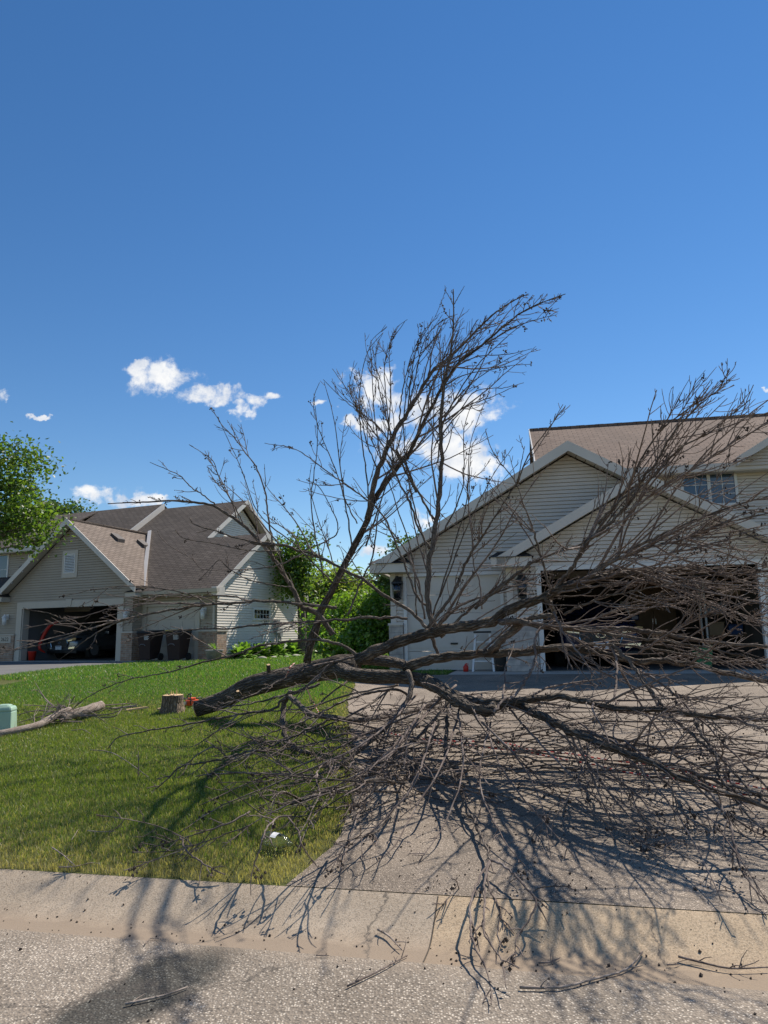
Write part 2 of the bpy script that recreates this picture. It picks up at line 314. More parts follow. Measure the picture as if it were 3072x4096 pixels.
MT['bark_limb'] = mat_bark('bark_limb', (.12, .096, .08), (.215, .18, .15), (.36, .32, .275), 1.6, 1., .012)
MT['twig'] = mat_bark('bark_twig', (.12, .090, .077), (.23, .185, .16), (.40, .34, .30), 3., .3, .002)
MT['bark_stump'] = mat_bark('bark_stump', (.18, .13, .09), (.30, .225, .155), (.42, .33, .24), 1.2, 1., .02)
MT['bark_pale'] = mat_bark('bark_pale_limb', (.26, .20, .165), (.36, .30, .25), (.46, .40, .35), 2., .5, .004)
def mat_rope():
    m, nt, N, L, b = new_mat('striped_rope'); uv = tex_coord(N, 'UV'); sp = N.new('ShaderNodeSeparateXYZ'); L.new(uv, sp.inputs[0])
    a = N.new('ShaderNodeMath'); a.operation = 'MULTIPLY_ADD'; a.inputs[1].default_value = 14.; L.new(sp.outputs[1], a.inputs[0]); L.new(sp.outputs[0], a.inputs[2])
    f = N.new('ShaderNodeMath'); f.operation = 'FRACT'; L.new(a.outputs[0], f.inputs[0])
    L.new(ramp(N, L, f.outputs[0], [(.44, (.72, .66, .60)), (.5, (.55, .03, .03))]), b.inputs['Base Color']); b.inputs['Roughness'].default_value = .8; return m
MT['rope'] = mat_rope()

# ------------------------------------------------------------------ mesh builder
class MB:
    def __init__(s): s.v = []; s.f = []; s.uvs = {}
    def face(s, pts, uv=None):
        i = len(s.v); s.v += [tuple(map(float, p)) for p in pts]; s.f.append(tuple(range(i, i + len(pts))))
        if uv: s.uvs[len(s.f) - 1] = uv
    def box(s, x0, x1, y0, y1, z0, z1):
        p = [(x, y, z) for z in (z0, z1) for y in (y0, y1) for x in (x0, x1)]; i = len(s.v); s.v += p
        for q in ((0, 2, 3, 1), (4, 5, 7, 6), (0, 1, 5, 4), (2, 6, 7, 3), (0, 4, 6, 2), (1, 3, 7, 5)): s.f.append(tuple(i + k for k in q))
        return s
    def hexa(s, p):   # 8 points, bottom ring (0-3) then top ring (4-7)
        i = len(s.v); s.v += [tuple(map(float, q)) for q in p]
        for q in ((3, 2, 1, 0), (4, 5, 6, 7), (0, 1, 5, 4), (1, 2, 6, 5), (2, 3, 7, 6), (3, 0, 4, 7)): s.f.append(tuple(i + k for k in q))
        return s
    def prism(s, poly, axis, a, b):   # polygon in the other two axes, extruded along axis
        def mk(p, t):
            if axis == 0: return (t, p[0], p[1])
            if axis == 1: return (p[0], t, p[1])
            return (p[0], p[1], t)
        n = len(poly); i = len(s.v); s.v += [mk(p, a) for p in poly] + [mk(p, b) for p in poly]
        s.f.append(tuple(range(i, i + n))); s.f.append(tuple(range(i + 2 * n - 1, i + n - 1, -1)))
        for k in range(n): s.f.append((i + k, i + n + k, i + n + (k + 1) % n, i + (k + 1) % n))
        return s
    def lathe(s, prof, c=(0, 0, 0), n=16, ax=2):
        i = len(s.v)
        for (r, h) in prof:
            for k in range(n):
                a = 2 * math.pi * k / n; x, y = r * math.cos(a), r * math.sin(a)
                p = (x, y, h) if ax == 2 else ((h, x, y) if ax == 0 else (x, h, y))
                s.v.append((p[0] + c[0], p[1] + c[1], p[2] + c[2]))
        m = len(prof)
        for j in range(m - 1):
            for k in range(n): s.f.append((i + j * n + k, i + j * n + (k + 1) % n, i + (j + 1) * n + (k + 1) % n, i + (j + 1) * n + k))
        s.f.append(tuple(i + k for k in range(n - 1, -1, -1))); s.f.append(tuple(i + (m - 1) * n + k for k in range(n)))
        return s
    def tube(s, pts, rad, n=6, cap=True, uvlen=True):
        pts = np.asarray(pts, float); m = len(pts)
        if np.isscalar(rad): rad = [rad] * m
        T = np.gradient(pts, axis=0); T /= np.linalg.norm(T, axis=1)[:, None] + 1e-9
        a = np.array([0, 0, 1.]) if abs(T[0][2]) < .9 else np.array([1., 0, 0])
        u = np.cross(T[0], a); u /= np.linalg.norm(u); i = len(s.v); L = 0; Ls = []
        for k in range(m):
            u = u - T[k] * (u @ T[k]); u /= np.linalg.norm(u) + 1e-9; w_ = np.cross(T[k], u)
            if k: L += np.linalg.norm(pts[k] - pts[k - 1])
            Ls.append(L)
            for j in range(n):
                an = 2 * math.pi * j / n; p = pts[k] + rad[k] * (math.cos(an) * u + math.sin(an) * w_); s.v.append((p[0], p[1], p[2]))
        for k in range(m - 1):
            for j in range(n):
                s.f.append((i + k * n + j, i + k * n + (j + 1) % n, i + (k + 1) * n + (j + 1) % n, i + (k + 1) * n + j))
                r0 = 6.28 * rad[k] / n
                s.uvs[len(s.f) - 1] = [(j * r0, Ls[k]), ((j + 1) * r0, Ls[k]), ((j + 1) * r0, Ls[k + 1]), (j * r0, Ls[k + 1])]
        if cap:
            s.f.append(tuple(i + j for j in range(n - 1, -1, -1))); s.f.append(tuple(i + (m - 1) * n + j for j in range(n)))
        return s
    def ball(s, c, r, n=6, m=4, sq=(1, 1, 1)):
        prof = [(r * math.sin(math.pi * k / m) + 1e-4, -r * math.cos(math.pi * k / m)) for k in range(m + 1)]
        i0 = len(s.v); s.lathe(prof, (0, 0, 0), n)
        for k in range(i0, len(s.v)): p = s.v[k]; s.v[k] = (p[0] * sq[0] + c[0], p[1] * sq[1] + c[1], p[2] * sq[2] + c[2])
        return s
    def build(s, name, mat, parent=None, smooth=False, uv=True, bevel=0):
        me = bpy.data.meshes.new(name); me.from_pydata(s.v, [], s.f); me.update()
        if uv:
            ul = me.uv_layers.new(name='UVMap'); co = np.array(s.v)
            arr = np.zeros((len(me.loops), 2)); li = 0
            for fi, f in enumerate(s.f):
                if fi in s.uvs: arr[li:li + len(f)] = s.uvs[fi]
                else:
                    P = co[list(f)]; nrm = np.cross(P[1] - P[0], P[2] - P[0])
                    if len(f) > 3: nrm = nrm + np.cross(P[2] - P[0], P[3] - P[0])
                    l = np.linalg.norm(nrm); nrm = nrm / l if l > 1e-12 else np.array([0, 0, 1.])
                    if abs(nrm[2]) > .999: U = np.array([1., 0, 0]); V = np.array([0, 1., 0])
                    else:
                        U = np.cross([0, 0, 1.], nrm); U /= np.linalg.norm(U); V = np.cross(nrm, U)
                        if V[2] < 0: V = -V
                    arr[li:li + len(f), 0] = P @ U; arr[li:li + len(f), 1] = P @ V
                li += len(f)
            ul.data.foreach_set('uv', arr.ravel())
        if mat is not None: me.materials.append(MT[mat] if isinstance(mat, str) else mat)
        if smooth: me.polygons.foreach_set('use_smooth', [True] * len(me.polygons))
        o = bpy.data.objects.new(name, me); COL.objects.link(o); o.parent = parent
        if bevel:
            b = o.modifiers.new('bevel', 'BEVEL'); b.width = bevel; b.segments = 2; b.limit_method = 'ANGLE'
        return o
def tag(o, label=None, cat=None, group=None, kind=None):
    if label: o['label'] = label
    if cat: o['category'] = cat
    if group: o['group'] = group
    if kind: o['kind'] = kind
    return o
def empty(name, loc, rz=0, **k):
    o = bpy.data.objects.new(name, None); COL.objects.link(o); o.location = loc; o.rotation_euler = (0, 0, rz); o.empty_display_size = .2
    return tag(o, **k)
def copy_tree(o, parent=None):
    c = o.copy(); COL.objects.link(c); c.parent = parent
    for ch in [x for x in bpy.data.objects if x.parent == o]: copy_tree(ch, c)
    return c
def fast_mesh(name, V, F, mat, tint=None, parent=None):
    """V (n,3), F (m,k) numpy"""
    me = bpy.data.meshes.new(name); k = F.shape[1]
    me.vertices.add(len(V)); me.vertices.foreach_set('co', np.ascontiguousarray(V, dtype=np.float32).ravel())
    me.loops.add(F.size); me.loops.foreach_set('vertex_index', F.astype(np.int32).ravel())
    me.polygons.add(len(F)); me.polygons.foreach_set('loop_start', np.arange(0, F.size, k, dtype=np.int32))
    me.update(calc_edges=True)
    if tint is not None:
        ca = me.color_attributes.new('tint', 'FLOAT_COLOR', 'POINT'); ca.data.foreach_set('color', np.ascontiguousarray(tint, dtype=np.float32).ravel())
    me.materials.append(MT[mat]); o = bpy.data.objects.new(name, me); COL.objects.link(o); o.parent = parent; return o

# ------------------------------------------------------------------ terrain
NA = math.atan(.217); CS, SN = math.cos(NA), math.sin(NA)
def st(x, y):   # distance behind the curb's back edge, distance along it
    return (y - 4.439) * CS + x * SN, x * CS - (y - 4.439) * SN
def xy(s, t): return t * CS + s * SN, 4.439 + s * CS - t * SN
GW = .56
def zs(s):
    s = np.asarray(s, float)
    t = .125 + .066 * s; lawn = .78 - .02 * np.logaddexp(0, (.78 - t) / .02)
    q = np.clip((s + GW) / .20, 0, 1); a = np.clip((s + .37) / .37, 0, 1)
    curb = -.012 * np.sin(q * math.pi / 2) * (1 - a) + .125 * a * a * (2 - a)
    street = np.clip(-(s + GW), 0, 4.5) * .018
    far = .12 + np.clip(-(s + 9.9), 0, 60) * .03
    return np.where(s >= 0, lawn, np.where(s > -GW, curb, np.where(s > -9.5, np.minimum(street, .08), far)))
def zg(x, y): return float(zs(st(x, y)[0]))
def hit(px, py, h=0.0):
    """point where the photo ray meets the ground lifted by h"""
    d = ray(px, py); t = 1.0; lo = 0.5; prev = lo
    t = lo
    while t < 120:
        p = EYE + d * t
        if p[2] <= zg(p[0], p[1]) + h: break
        prev = t; t *= 1.02
    a, b = prev, t
    for _ in range(30):
        m = (a + b) / 2; p = EYE + d * m
        if p[2] <= zg(p[0], p[1]) + h: b = m
        else: a = m
    return EYE + d * b
def strip(name, ss, tt, mat, dz=0., uv0=0.):
    m = MB(); S = len(ss); Tn = len(tt)
    for s_ in ss:
        z = float(zs(s_)) + dz
        for t_ in tt: x, y = xy(s_, t_); m.v.append((x, y, z))
    for i in range(S - 1):
        for j in range(Tn - 1):
            m.f.append((i * Tn + j, i * Tn + j + 1, (i + 1) * Tn + j + 1, (i + 1) * Tn + j))
            m.uvs[len(m.f) - 1] = [(tt[j], ss[i] + uv0), (tt[j + 1], ss[i] + uv0), (tt[j + 1], ss[i + 1] + uv0), (tt[j], ss[i + 1] + uv0)]
    o = m.build(name, mat, smooth=True); tag(o, kind='structure'); return o
tt = [-400, -150, -60, -30, -15, -8, -4, -2, 0, 2, 4, 8, 15, 30, 60, 150, 400]
strip('street', [-9.5, -8, -6, -4, -3, -2.4, -1.8, -1.2, -.9, -GW], tt, 'street')
cs_ = sorted(set([round(-GW + k * .02, 3) for k in range(int(GW / .02))] + [-.001]))
strip('curb', cs_, tt, 'curb', uv0=GW)
strip('verge', [-400, -150, -60, -30, -15, -9.52], tt, 'lawn')
strip('lawn', [0] + [.25 * k for k in range(1, 57)] + [16, 20, 30, 60, 150, 400, 900], [-900, -400] + tt[1:-1] + [400, 900], 'lawn')
# joints cut across the curb
for k, t_ in enumerate((-2.7, .28, 3.3)):
    m = MB(); pr = []
    for s_ in [-GW + .01 + i * .05 for i in range(11)] + [-.01]:
        x0, y0 = xy(s_, t_ - .004); x1, y1 = xy(s_, t_ + .004); z = float(zs(s_)) + .002; pr.append(((x0, y0, z), (x1, y1, z)))
    for a_, b_ in zip(pr[:-1], pr[1:]): m.face([a_[0], a_[1], b_[1], b_[0]])
    tag(m.build('curb_joint', 'loam'), kind='structure')

# right driveway: left edge traced on the ground, right edge past the frame
edge_px = [(1262, 3552), (1330, 3400), (1398, 3263), (1424, 3150), (1418, 3020), (1398, 2900), (1391, 2800), (1420, 2752)]
edge = [hit(*p)[:2] for p in edge_px]
RO = np.array([3.19, 15.05]); RA = R(10); RU = np.array([math.cos(RA), -math.sin(RA)]); RV = np.array([math.sin(RA), math.cos(RA)])
edge = [np.array(e) for e in edge if st(*e)[0] > .01]
edge.insert(0, np.array(xy(0, st(*edge[0])[1] - .12))); edge.append(RO + RU * -3.7 + RV * -1.1)
es = np.array([st(*e)[0] for e in edge]); et = np.array([st(*e)[1] for e in edge]); o_ = np.argsort(es); es = es[o_]; et = et[o_]
def drive_left_t(s): return np.interp(s, es, et) + .010 * np.sin(9 * np.asarray(s)) + .006 * np.sin(23 * np.asarray(s) + 1)
def sheet(name, rows, mat, dz, kind='structure', ncol=24):
    m = MB(); n = ncol + 1
    for (s_, t0, t1) in rows:
        for j in range(n):
            t_ = t0 + (t1 - t0) * j / ncol; x, y = xy(s_, t_); m.v.append((x, y, float(zs(s_)) + min(dz, .003 + max(0, s_) * .05)))
    for i in range(len(rows) - 1):
        for j in range(ncol): m.f.append((i * n + j, i * n + j + 1, (i + 1) * n + j + 1, (i + 1) * n + j))
    return tag(m.build(name, mat, smooth=True), kind=kind)
s_end = 10.15
rows = [(s_, float(drive_left_t(s_)), 7.2 - .9 * min(1, s_)) for s_ in [.002] + [.125 * k for k in range(1, int(s_end / .125))] + [s_end]]
sheet('driveway', rows, 'drive', .014)
sheet('concrete_apron', [(s_, -.95 + 0 * s_, 7.0) for s_ in (s_end + .01, 10.4, 10.8, 11.2, 11.6, 12.0)], 'concrete', .016)

# left driveway (asphalt) and its concrete apron
LO = np.array([-10.16, 27.3]); LA = R(22); LU = np.array([math.cos(LA), -math.sin(LA)]); LV = np.array([math.sin(LA), math.cos(LA)])
def lw(u, v): return LO + LU * u + LV * v
dl = [hit(0, 2706)[:2], hit(300, 2670)[:2], hit(575, 2652)[:2]]
far_l = np.array(dl[0]) + (np.array(dl[0]) - np.array(dl[2])) * 1.3
polyL = [lw(-6.2, -.85), lw(1.5, -.85), dl[2], dl[1], dl[0], far_l, far_l + np.array([-4, 3.5]), lw(-9.5, -4)]
m = MB(); m.face([(p[0], p[1], .796) for p in polyL]); tag(m.build('far_driveway', 'drive_far'), kind='structure')
m = MB(); polyA = [lw(-5.8, -.84), lw(3.95, -.84), lw(3.95, .6), lw(-5.8, .6)]; m.face([(p[0], p[1], .7985) for p in polyA]); tag(m.build('far_apron', 'concrete'), kind='structure')
def in_poly(x, y, poly):
    c = np.zeros(len(x), bool); n = len(poly)
    for i in range(n):
        x0, y0 = poly[i]; x1, y1 = poly[(i + 1) % n]
        k = ((y0 > y) != (y1 > y)) & (x < (x1 - x0) * (y - y0) / (y1 - y0 + 1e-12) + x0); c ^= k
    return c
HL = [lw(-14, -.1), lw(4.3, -.1), lw(4.3, 14), lw(-14, 14)]
HR = [tuple(RO + RU * -3.3 + RV * .5), tuple(RO + RU * 8 + RV * .5), tuple(RO + RU * 8 + RV * 14), tuple(RO + RU * -3.3 + RV * 14)]
STUMP = hit(690, 2850)
# ------------------------------------------------------------------ grass
def grass():
    Vs = []; Ts = []
    def band(s0, s1, t0, t1, dens, h, wd):
        n = int((s1 - s0) * (t1 - t0) * dens); s = rng.uniform(s0, s1, n); t = rng.uniform(t0, t1, n)
        x, y = xy(s, t)
        vis = (np.abs(x) < y * .62 + .6) & (y > 3)
        edge_t = drive_left_t(s); ok = vis & ~((t > edge_t - .03 + rng.normal(0, .035, n)) & (s < s_end + .2) & (t < 7.5))
        ok &= ~in_poly(x, y, polyL) & ~in_poly(x, y, polyA) & ~in_poly(x, y, HL) & ~in_poly(x, y, HR) & ~((s > s_end) & (t > -1) & (t < 7.2) & (s < 12.2))
        ok &= (np.hypot(x - STUMP[0], y - STUMP[1]) > .16)
        s, t, x, y, edge_t = s[ok], t[ok], x[ok], y[ok], edge_t[ok]; n = len(s)
        z = zs(s)
        # patchiness from a few sine fields
        pt = (np.sin(x * 1.7 + 1.3 * np.sin(y * .9)) + np.sin(y * 2.1 + 1.1 * np.sin(x * 1.3 + 2)) + .7 * np.sin(x * 5.1 + y * 3.7) + .6 * np.sin(x * 11 - y * 9)) / 3.3
        hh = h * rng.uniform(.5, 1.1, n) * (1 + .18 * pt); az = rng.uniform(0, 2 * math.pi, n); ln = rng.uniform(.05, .9, n) * hh
        la = rng.uniform(0, 2 * math.pi, n)
        wx, wy = np.cos(az) * wd / 2, np.sin(az) * wd / 2; lx, ly = np.cos(la) * ln, np.sin(la) * ln
        B0 = np.stack([x - wx, y - wy, z - .005], 1); B1 = np.stack([x + wx, y + wy, z - .005], 1)
        M0 = np.stack([x - wx * .8 + lx * .35, y - wy * .8 + ly * .35, z + hh * .6], 1); M1 = np.stack([x + wx * .8 + lx * .35, y + wy * .8 + ly * .35, z + hh * .6], 1)
        TP = np.stack([x + lx, y + ly, z + hh], 1)
        Vs.append(np.stack([B0, B1, M1, M0, TP], 1).reshape(-1, 3))
        green = np.stack([.150 + .03 * pt, .205 + .025 * pt, .040 + 0 * pt], 1); far = np.array([.110, .215, .036]); dry = np.array([.42, .36, .18])
        k = np.clip((s - 5.8 + .8 * pt) / 2.0, 0, 1)[:, None]; c = green * (1 - k) + far * k
        ed = np.exp(-np.clip(s, 0, 9) / .55) * .9 + np.exp(-np.clip(edge_t - t, 0, 9) / .16) * .7 * (s < s_end) + .10 + .14 * np.clip(-pt + .1, 0, 1) * (s < 7)
        isd = (rng.random(n) < ed)[:, None]; c = np.where(isd, dry * rng.uniform(.6, 1.1, (n, 1)), c * rng.uniform(.72, 1.22, (n, 1)))
        Ts.append(np.repeat(np.concatenate([c, np.ones((n, 1))], 1), 5, 0))
    band(0.0, 2.5, -6.5, .8, 7500, .042, .0042)
    band(2.5, 5.5, -8, .8, 5000, .040, .0052)
    band(5.5, 9.5, -10, .5, 2300, .044, .008)
    band(9.5, 15, -14, 2, 700, .07, .013)
    band(15, 26, -16, 3, 330, .08, .022)
    V = np.concatenate(Vs); T = np.concatenate(Ts); n = len(V) // 5
    i = np.arange(n)[:, None] * 5
    F = np.concatenate([i + np.array([0, 1, 2]), i + np.array([0, 2, 3]), i + np.array([3, 2, 4])])
    o = fast_mesh('grass', V, F, 'grass', T); tag(o, 'short mown grass of the front lawn, dry along the curb', 'grass', kind='stuff')
grass()

# ------------------------------------------------------------------ house helpers
def pieces(mb, name, mat, parent):
    """one part per box or board collected in mb"""
    out = []
    for k in range(0, len(mb.v), 8):
        p = MB(); p.v = mb.v[k:k + 8]; p.f = [tuple(i - k for i in f) for f in mb.f if k <= f[0] < k + 8]; out.append(p.build(name, mat, parent))
    return out
def siding(m, p0, d, nrm, left, right, z0, z1, holes=(), course=.1, out=.014):
    """lap siding: p0 origin, d horizontal direction, nrm outward; left/right give the wall's limits at height z"""
    p0 = np.array(p0, float); d = np.array(d, float); nrm = np.array(nrm, float)
    zsn = [z0 + k * course for k in range(int((z1 - z0) / course) + 2) if z0 + k * course < z1 - 1e-4] + [z1]
    cuts = sorted(set([round(z, 4) for z in zsn] + [h[i] for h in holes for i in (2, 3) if z0 < h[i] < z1]))
    up = np.array([0, 0, 1.])
    for za, zb in zip(cuts[:-1], cuts[1:]):
        if zb - za < 1e-3: continue
        k = math.floor((za - z0 + 1e-4) / course); fa = (za - (z0 + k * course)) / course; fb = (zb - (z0 + k * course)) / course
        oa, ob = out * (1 - fa), out * (1 - fb) + .0005
        la, lb, ra, rb = left(za), left(zb), right(za), right(zb)
        if ra - la < .01: continue
        if rb < lb: lb = rb = (lb + rb) / 2
        segs = [(la, ra, lb, rb)]; zm = (za + zb) / 2
        for h in holes:
            if h[2] <= zm <= h[3]:
                ns = []
                for s_ in segs:
                    if h[0] > s_[0] and h[1] < s_[1]: ns += [(s_[0], h[0], s_[2], h[0]), (h[1], s_[1], h[1], s_[3])]
                    else: ns.append(s_)
                segs = ns
        for (a0, a1, b0, b1) in segs:
            P = lambda a, z, o: p0 + d * a + up * z + nrm * o
            if fa < .01 and zb - za > .03:
                zc = za + .016; r_ = (zc - za) / (zb - za); c0 = a0 + (b0 - a0) * r_; c1 = a1 + (b1 - a1) * r_
                m.face([P(a0, za, -.03), P(a1, za, -.03), P(c1, zc, -.03), P(c0, zc, -.03)]); m.face([P(c0, zc, -.03), P(c1, zc, -.03), P(c1, zc, oa), P(c0, zc, oa)])
                m.face([P(c0, zc, oa), P(c1, zc, oa), P(b1, zb, ob), P(b0, zb, ob)]); m.face([P(a0, za, .001), P(a1, za, .001), P(a1, za, -.03), P(a0, za, -.03)])
            else: m.face([P(a0, za, oa), P(a1, za, oa), P(b1, zb, ob), P(b0, zb, ob)])
X = (1, 0, 0); NY = (0, -1, 0)
def roof_slab(m, p, th=.06):   # four (x,y,z) corners of the top face
    m.hexa([(q[0], q[1], q[2] - th) for q in p] + list(p))
def band(m, a, b, h, th, side):
    """fascia board: top edge from a to b, height h, thickness th towards side vector"""
    a, b, sd_ = np.array(a, float), np.array(b, float), np.array(side, float) * th; dz = np.array([0, 0, h])
    m.hexa([a - dz, b - dz, b - dz + sd_, a - dz + sd_, a, b, b + sd_, a + sd_])
def window(parent, u0, u1, z0, z1, y, cols, rows, face='front', name='window', fm='white', gm='glass', fw=.07):
    """framed window with muntins; face 'front' looks to -y, 'right' looks to +x"""
    def mp(b): 
        return b
    f = MB(); g = MB(); gr = MB(); T = .05
    def bx(m_, a0, a1, c0, c1, d0, d1):
        if face == 'front': m_.box(a0, a1, y - d1, y - d0, c0, c1)
        else: m_.box(y + d0, y + d1, a0, a1, c0, c1)
    bx(f, u0 - fw, u1 + fw, z1, z1 + fw, -.02, T); bx(f, u0 - fw, u1 + fw, z0 - fw, z0, -.02, T)
    bx(f, u0 - fw, u0, z0, z1, -.02, T); bx(f, u1, u1 + fw, z0, z1, -.02, T)
    bx(g, u0, u1, z0, z1, -.015, .018)
    for i in range(1, cols): x = u0 + (u1 - u0) * i / cols; bx(gr, x - .009, x + .009, z0, z1, .019, .03)
    for j in range(1, rows): z = z0 + (z1 - z0) * j / rows; bx(gr, u0, u1, z - .009, z + .009, .0195, .0305)
    wo = f.build(name, fm, parent); g.build('pane', gm, wo)
    if gr.f: gr.build('muntins', fm, wo)
    return wo
def lantern(parent, u, z, y, mat, s=1., glass='lamp_glass'):
    m = MB(); m.box(u - .05 * s, u + .05 * s, y - .02, y - .0, z - .02 * s, z + .16 * s); m.box(u - .015, u + .015, y - .12 * s, y - .02, z + .10 * s, z + .13 * s)
    m.lathe([(.02 * s, .16 * s), (.03 * s, .13 * s), (.085 * s, .07 * s), (.09 * s, .05 * s)], (u, y - .12 * s, z), 8)
    m.lathe([(.055 * s, -.17 * s), (.06 * s, -.15 * s), (.02 * s, -.19 * s)], (u, y - .12 * s, z), 8)
    for k in range(4):
        a = k * math.pi / 2 + .4; m.tube([(u + .075 * s * math.cos(a), y - .12 * s + .075 * s * math.sin(a), z + .05 * s), (u + .058 * s * math.cos(a), y - .12 * s + .058 * s * math.sin(a), z - .15 * s)], .005, 4)
    o = m.build('wall_lantern', mat, parent); g = MB(); g.lathe([(.05 * s, -.15 * s), (.07 * s, .05 * s)], (u, y - .12 * s, z), 8); g.build('glass', glass, o, True); return o
def digits(parent, text, u, z, y, h, mat):
    cu = bpy.data.curves.new('house_number', 'FONT'); cu.body = text; cu.size = h * 1.4; cu.extrude = .004; cu.align_x = 'CENTER'; cu.align_y = 'CENTER'
    t = bpy.data.objects.new('tmp', cu); COL.objects.link(t); bpy.context.view_layer.update()
    me = bpy.data.meshes.new_from_object(t.evaluated_get(bpy.context.evaluated_depsgraph_get())); bpy.data.objects.remove(t)
    me.materials.clear(); me.materials.append(MT[mat]); o = bpy.data.objects.new('house_number', me); COL.objects.link(o); o.parent = parent
    o.location = (u, y, z); o.rotation_euler = (R(90), 0, 0); return o
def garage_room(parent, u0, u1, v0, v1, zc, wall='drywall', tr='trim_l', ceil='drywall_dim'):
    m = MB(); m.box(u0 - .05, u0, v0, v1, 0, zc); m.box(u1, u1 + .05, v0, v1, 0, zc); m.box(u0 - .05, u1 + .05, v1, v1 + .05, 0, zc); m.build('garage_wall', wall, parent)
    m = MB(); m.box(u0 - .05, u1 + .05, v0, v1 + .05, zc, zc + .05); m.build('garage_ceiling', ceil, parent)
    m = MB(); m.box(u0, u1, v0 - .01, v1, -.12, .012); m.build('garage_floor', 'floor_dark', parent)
def eave_return(parent, u0, u1, v0, v1, zb, h, fm):
    m = MB(); m.box(u0, u1, v0, v1, zb, zb + h); o = m.build('eave_return', fm, parent)
    r = MB(); a, b = u0 - .04, u1 + .04; i = zb + h; t = i + .16; um = (u0 + u1) / 2
    r.face([(a, v0 - .04, i), (b, v0 - .04, i), (b - .18, v1, t), (a + .18, v1, t)]); r.face([(a, v1, i), (a, v0 - .04, i), (a + .18, v1, t)]); r.face([(b, v0 - .04, i), (b, v1, i), (b - .18, v1, t)])
    r.build('shingle_cap', 'shingle_d', o)

